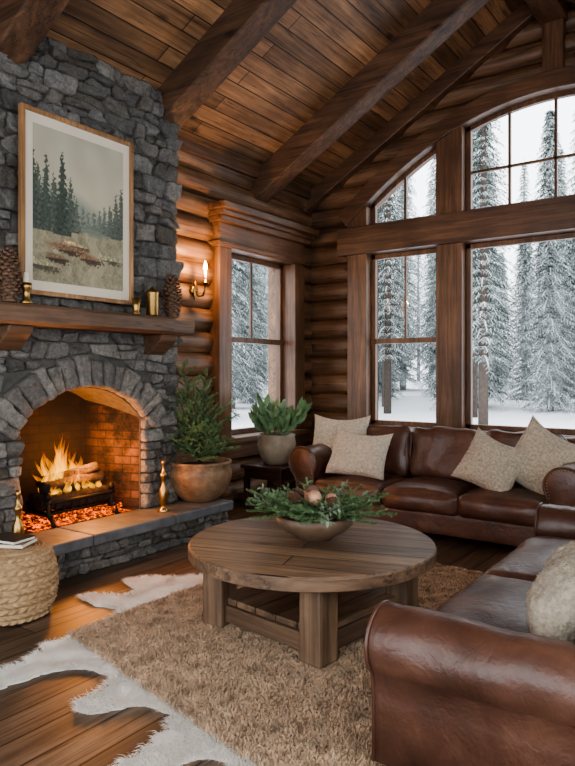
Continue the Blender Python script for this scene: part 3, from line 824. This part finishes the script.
pl=thing(empty('potted_plant',(.52,5.45,.461)),'leafy green houseplant in a round beige ceramic pot','potted plant')
g=G(); g.lathe([(0,0),(.11,0),(.13,.01),(.18,.10),(.20,.2),(.185,.28),(.195,.30),(.18,.305),(.17,.27),(0,.25)],32); g.obj('ceramic_pot',GLAZE,True,parent=pl)
g=G(); g.lathe([(0,.27),(.171,.265)],20); g.obj('soil',SOIL,True,parent=pl)
g=G();gs=G()
for i in range(22):
    a=i*2.4; l=rp.uniform(.20,.42); lean=rp.uniform(.15,.9); b=Vector((.08*math.cos(a),.08*math.sin(a),.25)); d=Vector((math.cos(a)*lean,math.sin(a)*lean,1)).normalized()
    tip=b+d*l; gs.tube([b,tip],[.004,.002],4)
    for k in range(7):
        t=.3+.7*k/7; aa=k*2.4+i; dd=(d*1.3+Vector((math.cos(aa)*.8,math.sin(aa)*.8,.3))).normalized()
        leafquad(g,b.lerp(tip,t),dd,rp.uniform(.12,.17),.032,rp,Vector((math.cos(aa+1),math.sin(aa+1),.6)))
g.obj('plant_leaves',LEAF,True,parent=pl); gs.obj('plant_stems',LEAF,True,parent=pl)

# ------------------------------------------------------------------ pouf, books
po=thing(empty('woven_pouf',(1.02,2.17,0)),'round woven jute rope pouf on the wood floor','pouf')
g=G(); nr=11; vs=[]
n=140;rows=110;fs=[]
for i in range(rows+1):
    s=i/rows; z=.005+.385*s
    for k in range(n):
        th=2*PI*k/n; ph=(s*nr)%1; row=int(s*nr)
        br=abs(math.sin(th*16+(ph-.5)*(1 if row%2 else -1)*2.6+row*PI/2))
        wv=(.003+.020*br)*abs(math.sin(PI*s*nr))**.5
        r=.200+.05*math.sin(PI*s)**.7+wv-.008
        if s<.04: r-= .03*(1-s/.04)
        if s>.96: r-=.03*(s-.96)/.04
        vs.append((r*math.cos(th),r*math.sin(th),z))
for i in range(rows):
    for k in range(n):
        k2=(k+1)%n; fs.append((i*n+k,i*n+k2,(i+1)*n+k2,(i+1)*n+k))
fs.append(tuple(range(n-1,-1,-1)))
g.add(vs,fs); g.obj('pouf_side',ROPE,True,parent=po)
g=G(); pr=[]
for i in range(50):
    r=.185*(1-i/49); pr.append((max(r,0.0),.385+.012*abs(math.sin(i/49*PI*9))+.01*(1-r/.19)))
g.lathe(pr,48); g.obj('pouf_top',ROPE,True,parent=po)
def book(loc,rz,sx,sy,sz,label,cov):
    e=thing(empty('book',loc,(0,0,rz)),label,'book','books on the woven pouf')
    g=G(); g.box((-sx/2,-sy/2,0),(sx/2,sy/2,.003)); g.box((-sx/2,-sy/2,sz-.003),(sx/2,sy/2,sz)); g.box((-sx/2,-sy/2,0),(-sx/2+.003,sy/2,sz)); g.obj('cover',cov,parent=e)
    g=G(); g.box((-sx/2+.003,-sy/2+.004,.003),(sx/2-.004,sy/2-.004,sz-.003)); g.obj('pages',PAPER,parent=e)
book((1.02,2.17,.408),.5,.24,.18,.024,'closed book with pale pages lying on woven pouf',simple('tan_cover',(.25,.15,.08),.6))
book((1.02,2.17,.4325),.2,.22,.16,.020,'slim black covered book on top of another book',BLACKP)

# ------------------------------------------------------------------ rugs
def smoothpoly(pts,it=3):
    for _ in range(it):
        q=[]
        for i in range(len(pts)):
            a=pts[i];b=pts[(i+1)%len(pts)]
            q.append((a[0]*.75+b[0]*.25,a[1]*.75+b[1]*.25)); q.append((a[0]*.25+b[0]*.75,a[1]*.25+b[1]*.75))
        pts=q
    return pts
def inside(p,poly):
    x,y=p; c=False; n=len(poly); j=n-1
    for i in range(n):
        xi,yi=poly[i];xj,yj=poly[j]
        if (yi>y)!=(yj>y) and x<(xj-xi)*(y-yi)/(yj-yi)+xi: c=not c
        j=i
    return c
def tuft(g,x,y,z,L,w,rr,lean,ang=None):
    a=rr.uniform(0,2*PI) if ang is None else ang; ca,sa=math.cos(a),math.sin(a); b=a+rr.uniform(-1,1); k=lean*rr.uniform(.3,1)
    m=Vector((x+ca*L*k*.45,y+sa*L*k*.45,z+L*.7)); tip=Vector((x+ca*L*k*.45+math.cos(b)*L*k*.7,y+sa*L*k*.45+math.sin(b)*L*k*.7,z+L*rr.uniform(.75,1.0)))
    wx,wy=-sa*w,ca*w
    o=len(g.v); g.v+= [Vector((x-wx,y-wy,z)),Vector((x+wx,y+wy,z)),Vector((m.x+wx,m.y+wy,m.z)),Vector((m.x-wx,m.y-wy,m.z)),tip]
    g.f.append([o,o+1,o+2,o+3]); g.f.append([o+3,o+2,o+4])
hp0=[(1.47,3.40),(1.38,3.22),(1.18,3.10),(1.10,2.97),(1.24,2.90),(1.38,2.82),(1.28,2.70),(1.12,2.64),(1.14,2.54),(1.34,2.56),(1.52,2.60),(1.60,2.3),(1.60,2.12),(1.58,2.00),(1.67,1.88),(1.66,1.70),(1.60,1.58),(1.70,1.50),(1.80,1.60),(1.82,1.78),(1.86,1.92),(1.98,2.00),(2.12,2.00),(2.19,1.90),(2.19,1.76),(2.28,1.70),(2.35,1.80),(2.42,1.92),(2.56,1.93),(2.65,1.84),(2.66,1.66),(2.70,1.52),(2.80,1.52),(2.83,1.68),(2.90,1.80),(3.06,1.78),(3.1,1.95),(3.2,2.4),(2.8,3.2),(2.0,3.3)]
hp=smoothpoly(hp0,2)
hv=[]
for i,(x,y) in enumerate(hp):
    x2,y2=hp[(i+1)%len(hp)]
    for t_ in (0,.5):
        xx=x+(x2-x)*t_; yy=y+(y2-y)*t_
        k=.03*noise.noise(Vector((xx*14,yy*14,0)))+.025*noise.noise(Vector((xx*45,yy*45,0))); hv.append((xx+k,yy+k))
n=len(hv)
from mathutils.geometry import tessellate_polygon
vs=[(x,y,.001) for x,y in hv]+[(x,y,.006) for x,y in hv]
fs=[((i+1)%n,i,n+i,n+(i+1)%n) for i in range(n)]
for tri in tessellate_polygon([[Vector((x,y,0)) for x,y in hv]]):
    a,b_,c_=[hv[k] for k in tri]
    cr=(b_[0]-a[0])*(c_[1]-a[1])-(b_[1]-a[1])*(c_[0]-a[0])
    fs.append(tuple(n+k for k in (tri if cr>0 else tri[::-1])))
g=G(); g.add(vs,fs)
rh=random.Random(4); cnt=0
cor=[(1.56,2.16),(3.50,1.72),(3.52,4.36),(1.62,4.58)]
while cnt<36000:
    x=rh.uniform(1.0,3.25);y=rh.uniform(1.42,3.4)
    if x>1.62 and y>2.30: continue
    if inside((x,y),hv) and not inside((x,y),[(1.66,2.25),(3.4,1.85),(3.4,4.2),(1.7,4.4)]):
        c=.5+.5*noise.noise(Vector((x*12,y*12,3))); tuft(g,x,y,.003,.010+.016*c,.0018,rh,1.8,math.atan2(y-2.9,x-2.5)+noise.noise(Vector((x*7,y*7,1)))*2.5+rh.uniform(-.5,.5)); cnt+=1
for i in range(n):
    x,y=hv[i]; x2,y2=hv[(i+1)%n]
    for _ in range(16):
        q=rh.random(); px_,py_=x+(x2-x)*q,y+(y2-y)*q
        tuft(g,px_,py_,.002,rh.uniform(.014,.030),.0018,rh,2.0,math.atan2(py_-2.9,px_-2.5)+rh.uniform(-.9,.9))
hide=g.obj('cowhide_rug',HIDE,False); thing(hide,'white cowhide rug with irregular edge under shag rug','hide rug')
g=G(); nn=60; vs=[];fs=[]
def rugpt(u,v):
    a=Vector(cor[0]).lerp(Vector(cor[1]),u); b=Vector(cor[3]).lerp(Vector(cor[2]),u); return a.lerp(b,v)
for i in range(nn+1):
    for j in range(nn+1):
        u=i/nn;v=j/nn; p=rugpt(u,v); e=min(u,1-u,v,1-v)
        vs.append((p.x,p.y,.010+(.014+.005*noise.noise(Vector((p.x*9,p.y*9,0))) if e>.001 else 0)))
for i in range(nn):
    for j in range(nn): fs.append((i*(nn+1)+j,(i+1)*(nn+1)+j,(i+1)*(nn+1)+j+1,i*(nn+1)+j+1))
g.add(vs,fs)
for i in range(105000):
    p=rugpt(rh.random(),rh.random()); c=.5+.5*noise.noise(Vector((p.x*13,p.y*13,0)))
    tuft(g,p.x,p.y,.018,.012+.020*c,.0024,rh,1.1)
rug=g.obj('shag_rug',HAIR,True); thing(rug,'thick tan shag rug under the round coffee table','rug'); rug['kind']='stuff'

# ------------------------------------------------------------------ coffee table
ct=thing(empty('coffee_table',(2.53,3.02,.034),(0,0,math.radians(37))),'round rustic wood coffee table with four square legs','coffee table')
TZ=.446
g=G(); g.lathe([(0,TZ-.01),(.655,TZ-.01),(.664,TZ-.003),(.660,TZ),(0,TZ)],72); g.obj('tabletop',TABT,False,parent=ct,rot=(0,0,math.radians(-20)))
g=G(); g.lathe([(0,TZ-.07),(.660,TZ-.07),(.668,TZ-.064),(.670,TZ-.012),(.665,TZ-.004),(.60,TZ-.011),(0,TZ-.011)],72); g.obj('tabletop_rim',TABS,False,parent=ct)
for k in range(4):
    a=k*PI/2; x,y=.50*math.sin(a),-.50*math.cos(a)
    g=G(); g.box((-.068,-.068,0),(.068,.068,TZ-.071)); g.obj('leg',TABL,False,.012,parent=ct,loc=(x,y,0),rot=(0,0,math.radians(45+3*k)))
for k in (0,1,2,3):
    a=math.radians(45+90*k)
    g=G(); g.box((-.29,-.03,.025),(.29,.03,.115)); g.obj('stretcher',TABS,False,.008,parent=ct,loc=(.345*math.cos(a),.345*math.sin(a),0),rot=(0,0,a+PI/2))
g=G()
for i in range(5): g.box((-.36,-.36+.145*i,.116),(.36,-.36+.145*i+.139,.150))
g.obj('lower_shelf',TABS,False,.006,parent=ct,rot=(0,0,PI/4))
BX,BY,BZ=2.53,3.06,.481
bw=thing(empty('decorative_bowl',(BX,BY,BZ)),'dark round wooden bowl filled with greenery and pinecones','bowl')
g=G(); g.lathe([(0,0),(.09,0),(.10,.012),(.17,.05),(.21,.09),(.225,.135),(.21,.135),(.165,.07),(0,.03)],36); g.obj('bowl_body',BOWLM,True,parent=bw)
rs=random.Random(21)
protos=[]
for k in range(3):
    g=G();gs=G(); firspray(g,gs,(0,0,0),(0,1,.05),.29,rs,.03,1.0,.0024)
    e=empty('fir_sprig'); g.obj('needles',NEED,parent=e); gs.obj('twig',BARK,parent=e); protos.append(('fir',e))
g=G();gs=G(); tip=Vector((0,.27,.03)); gs.tube([(0,0,0),tip],[.003,.001],4)
for i in range(26):
    t=.1+.9*i/26; a=i*2.4; d=Vector((math.cos(a)*.9,.5,math.sin(a)*.9)); leafquad(g,Vector((0,0,0)).lerp(tip,t),d,.036,.007,rs)
e=empty('leafy_sprig'); g.obj('sprig_leaves',SAGE,True,parent=e); gs.obj('twig',BARK,parent=e); protos.append(('sage',e))
seq=[0,1,2,3,0,1,2]
made=set()
for i in range(63):
    j=seq[i%7]; kind,pr_=protos[j]
    if j not in made: o=pr_; made.add(j)
    else: o=copytree(pr_)
    a=i*2.4+.3; lift=(-.02+.9*((i*7)%10)/10)
    o.location=(BX+.12*math.cos(a)*(1-.5*lift),BY+.12*math.sin(a)*(1-.5*lift),BZ+.14+.02*rs.random())
    o.rotation_euler=(lift*.75,rs.uniform(-.4,.4),a-PI/2)
    s=rs.uniform(.9,1.2) if lift<.6 else .66; o.scale=(s,s,s)
    if kind=='fir': thing(o,'green fir sprig fanning out of the table bowl','fir sprig','sprigs in the table bowl')
    else: thing(o,'grey-green leafy sprig fanning out of the bowl','leafy sprig','sprigs in the table bowl')
for (x,y,z,r) in ((.03,-.06,.235,.042),(-.06,.0,.22,.036),(.09,.02,.22,.034)):
    g=G(); g.lathe([(0,-r)]+[(r*math.cos(t),r*math.sin(t)) for t in [(-1.2+2.4*i/8) for i in range(9)]]+[(0,r)],20); o=g.obj('bauble',ORN,True,loc=(BX+x,BY+y,BZ+z)); thing(o,'copper pink round bauble nestled in bowl greenery','bauble','baubles in the table bowl')
for i,(x,y,z) in enumerate(((-.02,-.15,.20),(-.13,-.06,.20),(.12,-.08,.20),(-.02,.0,.26))):
    pc=pinecone(.10,.045,(BX+x,BY+y,BZ+z),'small brown pinecone nestled in bowl greenery'); pc.rotation_euler=(.7,i*.7,i); pc['group']='pinecones in the table bowl'

# ------------------------------------------------------------------ sofas
def sofa(loc,rz,W,armz,label,AR=.145,ST=.44,D=.95,bo=.30,NC=3):
    e=thing(empty('leather_sofa',loc,(0,0,rz)),label,'sofa')
    hd=D/2; hw=W/2; off=.02+AR
    for x in (-hw+.12,hw-.12):
        for y in (-hd+.1,hd-.08):
            g=G(); g.lathe([(0,0),(.022,0),(.028,.02),(.04,.06),(.034,.08),(.034,.09),(0,.09)],14); g.obj('foot',DARKW,True,parent=e,loc=(x,y,0))
    g=G(); g.rbox(hw-.15,hd-.035,.10,.03,16,0,T(0,.0,.19),.004,1); g.obj('seat_base',LEATH,True,parent=e)
    cz=armz-AR
    for sx in (-1,1):
        pts=[(-.10,.085),(-.10,cz-.10)]
        for i in range(25):
            a=math.radians(215-(215+50)*i/24); pts.append((.02+AR*math.cos(a),cz+AR*math.sin(a)))
        pts+=[(.085,cz-.17),(.085,.085)]
        ysl=[(-hd,.90),(-hd+.004,.955),(-hd+.014,.99),(-hd+.03,1.0)]+[(-hd+.03+(D-.08)*i/24,1.0) for i in range(1,25)]+[(hd-.02,.98),(hd,.9)]
        g=G(); vs=[];fs=[];m=len(pts)
        for (y,s) in ysl:
            for (px,pz) in pts:
                sx0,sz0=(.02,cz) if pz>cz-.11 else (0.0,max(.12,min(pz,cz-.1)))
                wv=.010*noise.noise(Vector((y*6+sx*3,px*8,pz*8)))+.005*noise.noise(Vector((y*20+sx*3,px*9,pz*9)))
                k=1+wv/max(.08,AR)
                ox=(px-sx0)*s*k+sx0; oz=(pz-sz0)*s*k+sz0
                vs.append((sx*(hw-off+ox),y,oz))
        for i in range(len(ysl)-1):
            for k in range(m):
                k2=(k+1)%m; q=(i*m+k,i*m+k2,(i+1)*m+k2,(i+1)*m+k); fs.append(q if sx<0 else q[::-1])
        fs.append(tuple(range(m)) if sx>0 else tuple(range(m-1,-1,-1)))
        L=len(ysl)-1; fs.append(tuple(L*m+k for k in range(m)) if sx<0 else tuple(L*m+k for k in range(m-1,-1,-1)))
        g.add(vs,fs); arm=g.obj('arm',LEATH,True,parent=e)
        g=G()
        path=[(sx*(hw-off+(p[0]-.0)*1.0),-hd+.006,p[1]) for p in pts]
        g.tube(path,.007,6); g.obj('arm_piping',LEATH,True,parent=arm)
        g=G(); tot=[]
        for i in range(len(pts)-1):
            a=Vector((pts[i][0],pts[i][1]));b=Vector((pts[i+1][0],pts[i+1][1])); 
            tot.append((a,b))
        acc=0; step=.026
        for a,b in tot:
            L=(b-a).length
            while acc<L:
                p=a.lerp(b,acc/L); c=Vector((.02,cz)) if p.y>cz-.1 else Vector((0,p.y)); q=p+(c-p).normalized()*.022
                g.lathe([(.007,0),(.006,.003),(.003,.005),(0,.0055)],6,T(sx*(hw-off+q.x),-hd+.001,q.y)@RX(PI/2)); acc+=step
            acc-=L
        nh=g.obj('nailhead_trim',NAIL,True,parent=arm); nh['kind']='stuff'
    g=G(); pts=[(hd-.22,.1),(hd-.22,.70)]+[(hd-.13+.09*math.cos(math.radians(180-200*i/14)),.775+.09*math.sin(math.radians(180-200*i/14))) for i in range(15)]+[(hd-.06,.7),(hd-.03,.1)]
    vs=[];fs=[];m=len(pts);nx=24
    for i in range(nx+1):
        x=-hw+.06+(W-.12)*i/nx
        for (y,z) in pts: 
            w=.008*noise.noise(Vector((x*4,y*6,z*6))); vs.append((x,y+w,z+w))
    for i in range(nx):
        for k in range(m):
            k2=(k+1)%m; fs.append((i*m+k,(i+1)*m+k,(i+1)*m+k2,i*m+k2))
    fs+=[tuple(range(m)),tuple(nx*m+k for k in range(m-1,-1,-1))]
    g.add(vs,fs); g.obj('back_frame',LEATH,True,parent=e)
    iw=W-2*(off+.10); cw=iw/NC; sdh=(D-.29)/2
    def loop(hx,hy,r,M,rad=.0045):
        pt=[]
        for cx_,cy_,a0 in ((hx-r,hy-r,0),(-hx+r,hy-r,PI/2),(-hx+r,-hy+r,PI),(hx-r,-hy+r,1.5*PI)):
            for i in range(5): pt.append(M@Vector((cx_+r*math.cos(a0+i*PI/8),cy_+r*math.sin(a0+i*PI/8),0)))
        pt.append(pt[0].copy()); gg=G(); gg.tube(pt,rad,6,False); return gg
    for i in range(NC):
        x=-iw/2+cw*(i+.5)
        g=G(); g.rbox(cw/2-.003,sdh,.09,.055,24,.05,T(x,-hd+sdh-.012,ST-.09),.018,i*3.7+W)
        sc_=g.obj('seat_cushion',LEATH,True,parent=e)
        gg=loop(cw/2+.000,sdh+.004,.055,T(x,-hd+sdh-.012,ST-.048)); gg.obj('cushion_piping',LEATH,True,parent=sc_)
        MB=T(x,hd-bo,ST+.225)@RX(-.16)
        g=G(); g.rbox(cw/2-.004,.11,.235,.085,24,0,MB,.028,i*5.1+W)
        bc_=g.obj('back_cushion',LEATH,True,parent=e)
        gg=loop(cw/2-.004,.235,.085,MB@T(0,-.045,0)@RX(PI/2)); gg.obj('cushion_piping',LEATH,True,parent=bc_)
    return e
sofa((2.29,5.43,0),0,2.54,.72,'brown leather rolled-arm sofa below the arched windows')
sofa((3.985,3.10,0),-PI/2,2.34,.60,'brown leather rolled-arm sofa with nailhead trim',.12,.45,1.07,.27,2)
def pillow(loc,rot,w,h,th,mat,label,seed,group):
    g=G(); n=44; vs=[];fs=[];idx={}
    for side in (1,-1):
        for i in range(n+1):
            for j in range(n+1):
                u=-1+2*i/n;v=-1+2*j/n
                edge=i in(0,n) or j in (0,n)
                if side==-1 and edge: idx[(side,i,j)]=idx[(1,i,j)];continue
                x=w/2*u*(1-.09*(1-v*v)); z=h/2*v*(1-.09*(1-u*u))
                tt=th/2*((1-abs(u)**3)*(1-abs(v)**3))**.55*(1.12-.18*v)
                wr=.020*noise.noise(Vector((u*1.8+seed,v*1.8,side*3)))+.014*noise.noise(Vector((u*17+seed,v*17,side*3)))
                y=-side*(tt+(wr if not edge else 0))
                z-= .035*(1+v)*(1-u*u)*.5
                idx[(side,i,j)]=len(vs);vs.append((x,y,z))
        for i in range(n):
            for j in range(n):
                q=[idx[(side,i,j)],idx[(side,i+1,j)],idx[(side,i+1,j+1)],idx[(side,i,j+1)]]
                fs.append(q if side==1 else q[::-1])
    g.add(vs,fs); o=g.obj('throw_pillow',mat,True,loc=loc,rot=rot); thing(o,label,'pillow',group)
    return o
GP='throw pillows on the leather sofas'
r_=math.radians
pillow((1.27,5.44,.73),(r_(-20),0,r_(12)),.58,.55,.21,CREAM,'large cream boucle pillow leaning at sofa arm',1,GP)
pillow((1.62,5.20,.67),(r_(-28),r_(3),r_(8)),.56,.45,.19,CREAM,'cream boucle pillow leaning on a larger pillow',2,GP)
pillow((2.80,5.26,.67),(r_(-30),r_(18),r_(-6)),.50,.48,.19,CREAM2,'tilted oatmeal boucle pillow on the leather seat',3,GP)
pillow((3.17,5.38,.70),(r_(-22),r_(24),r_(-14)),.56,.56,.20,CREAM2,'oatmeal boucle pillow leaning near the sofa arm',4,GP)
pillow((3.99,2.42,.655),(r_(-30),r_(0),r_(-78)),.43,.40,.18,CREAM2,'cream boucle pillow resting on the sofa seat',5,GP)

# ------------------------------------------------------------------ outside
g=G(); n=70; vs=[];fs=[]
for i in range(n+1):
    for j in range(n+1):
        x=-60+110*i/n; y=-16+100*j/n
        z=-.15+.35*noise.noise(Vector((x*.12,y*.12,4)))+max(0,(y-20))*.02
        if -1.5<x<XR+1.5 and y<WY+1: z=-.6
        z=min(z,.35+max(0,(y-20))*.02)
        vs.append((x,y,z))
for i in range(n):
    for j in range(n): fs.append((i*(n+1)+j,(i+1)*(n+1)+j,(i+1)*(n+1)+j+1,i*(n+1)+j+1))
g.add(vs,fs); o=g.obj('ground',SNOW,True); struct(o,'snow covered ground outside the cabin')
def spruce(seed,H,RR,dens=1.0,bare=.08):
    rr=random.Random(seed); gf=G(); gt=G()
    gt.tube([(0,0,-.5),(.05,0,H*.5),(0,0,H)],[.012*H,.008*H,.01],8)
    V=gf.v;F=gf.f
    z=H*bare
    while z<H*.985:
        s=z/H; nb=int(7*dens+2)
        Lb=RR*(1-s)**.8+.10
        if s<.12: Lb*=.8
        a0=rr.uniform(0,6)
        for k in range(nb):
            a=a0+2*PI*k/nb+rr.uniform(-.3,.3); L=Lb*rr.uniform(.55,1.12)
            ca,sa=math.cos(a),math.sin(a); out=Vector((ca,sa,0)); sd=Vector((-sa,ca,0))
            dr=rr.uniform(.35,.7)
            m=max(5,int(L/.13))
            pts=[Vector((ca*L*t,sa*L*t,z+L*(.12*t-dr*t*t))) for t in [i/m for i in range(m+1)]]
            for i in range(m):
                p,q=pts[i],pts[i+1]; w=.030*(1-i/m)+.012; o=len(V)
                V.extend([p-sd*w,p+sd*w,q+sd*w*.8,q-sd*w*.8]); F.append([o,o+1,o+2,o+3])
            for i in range(1,m+1):
                t=i/m; p=pts[i]; tw=(.34*L*(1-t*.8)+.07)*rr.uniform(.8,1.2)
                for sgn in (-1,1):
                    dd=(out*.6+sd*sgn).normalized(); drp=rr.uniform(.25,.7)
                    tip=p+dd*tw-Vector((0,0,tw*drp)); pw=Vector((-dd.y,dd.x,0))*.022
                    o=len(V); V.extend([p-pw,p+pw,tip]); F.append([o,o+1,o+2])
                    c=max(2,int(tw/.07))
                    for e in range(1,c+1):
                        b0=p.lerp(tip,e/(c+.5)); ln=.06+.10*rr.random()
                        t2=b0+(out*.5+sd*sgn*.3)*ln*rr.uniform(.2,1)-Vector((0,0,ln*rr.uniform(.3,1.1))); o=len(V)
                        V.extend([b0-dd*.022,b0+dd*.022,t2]); F.append([o,o+1,o+2])
        z+=(.12+.12*(1-s))*(1 if dens>.8 else 1.5)
    return gf,gt
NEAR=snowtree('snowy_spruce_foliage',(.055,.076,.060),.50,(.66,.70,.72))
MID=snowtree('light_haze_spruce_foliage',(.115,.150,.128),.49,(.66,.70,.73))  # paler green: distance haze painted into the foliage colour
FAR=snowtree('painted_haze_spruce_foliage',(.25,.30,.285),.48,(.68,.72,.75))  # palest tier, stronger haze painted into the colour, no mist volume
TRK=[simple('bark_near',(.080,.060,.048),.9,0,.3,6,.6,20,.03),simple('bark_mid_haze_tint',(.15,.13,.11),.9),simple('bark_far_haze_tint',(.28,.28,.27),.9)]  # mid and far bark lightened to match the painted haze
kinds=[]
for i,(H,RR,d,ba) in enumerate(((13,1.6,1.0,.03),(16,1.8,1.0,.05),(10,1.45,1.1,.02),(16,1.25,.65,.16))):
    gf,gt=spruce(100+i,H,RR,d,ba); kinds.append((gf,gt,H))
prot={}
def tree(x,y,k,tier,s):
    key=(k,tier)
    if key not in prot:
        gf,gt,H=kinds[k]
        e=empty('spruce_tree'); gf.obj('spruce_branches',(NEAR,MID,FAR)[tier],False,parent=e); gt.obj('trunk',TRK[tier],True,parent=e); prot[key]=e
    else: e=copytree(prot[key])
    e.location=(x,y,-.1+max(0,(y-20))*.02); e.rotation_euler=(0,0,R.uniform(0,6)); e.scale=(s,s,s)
    thing(e,('snow-laden dark spruce tree standing outside the windows','snowy spruce tree in the forest, lightly paled by painted haze','snowy spruce tree deep in the forest, mist painted into its pale colour')[tier],'tree','snowy spruce forest')
placed=[]
def scatter(n,rmin,rmax,tier,gap,amin=-12,amax=37):
    c=0;tries=0
    while c<n and tries<5000:
        tries+=1
        a=r_(R.uniform(amin,amax))
        d=R.uniform(rmin,rmax)
        fx,fy=-.576,.817; rx,ry=.817,.576
        x=4.5+d*(fx*math.cos(a)+rx*math.sin(a)); y=d*(fy*math.cos(a)+ry*math.sin(a))
        if x>-2.8 and y<WY+4.5: continue
        if any((x-p)**2+(y-q)**2<gap*gap for p,q in placed): continue
        placed.append((x,y)); tree(x,y,R.choice((0,1,2,3)),tier,R.uniform(.75,1.15)); c+=1
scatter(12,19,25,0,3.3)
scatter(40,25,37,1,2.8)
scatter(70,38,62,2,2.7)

# ------------------------------------------------------------------ lights, world, camera
w=bpy.data.worlds.new('World'); scn.world=w; w.use_nodes=True
bg=w.node_tree.nodes['Background']; bg.inputs[0].default_value=(.915,.955,1.0,1); bg.inputs[1].default_value=3.3
def light(name,typ,loc,energy,col,size=.1):
    l=bpy.data.lights.new(name,typ); l.energy=energy; l.color=col
    l.shadow_soft_size=size
    o=bpy.data.objects.new(name,l); COL.objects.link(o); o.location=loc
    return o
light('fire_light','POINT',(FX+.10,FY+.10,HZ+.46),34,(1,.34,.07),.09)
light('hearth_glow','POINT',(.60,FY,HZ+.30),3,(1,.40,.12),.15)
light('sconce_light','POINT',(.24,SY,SZ+.24),24,(1,.55,.24),.03)
cam=bpy.data.cameras.new('Camera'); co=bpy.data.objects.new('Camera',cam); COL.objects.link(co)
co.location=(4.5,0,1.4); co.rotation_euler=(PI/2,0,r_(35.2)); cam.lens=657/766*36; cam.sensor_width=36; cam.shift_y=-11/766
cam.clip_start=.05; cam.clip_end=300
scn.camera=co
scn.view_settings.view_transform='AgX'
scn.view_settings.look='AgX - Medium High Contrast'
scn.view_settings.exposure=.38
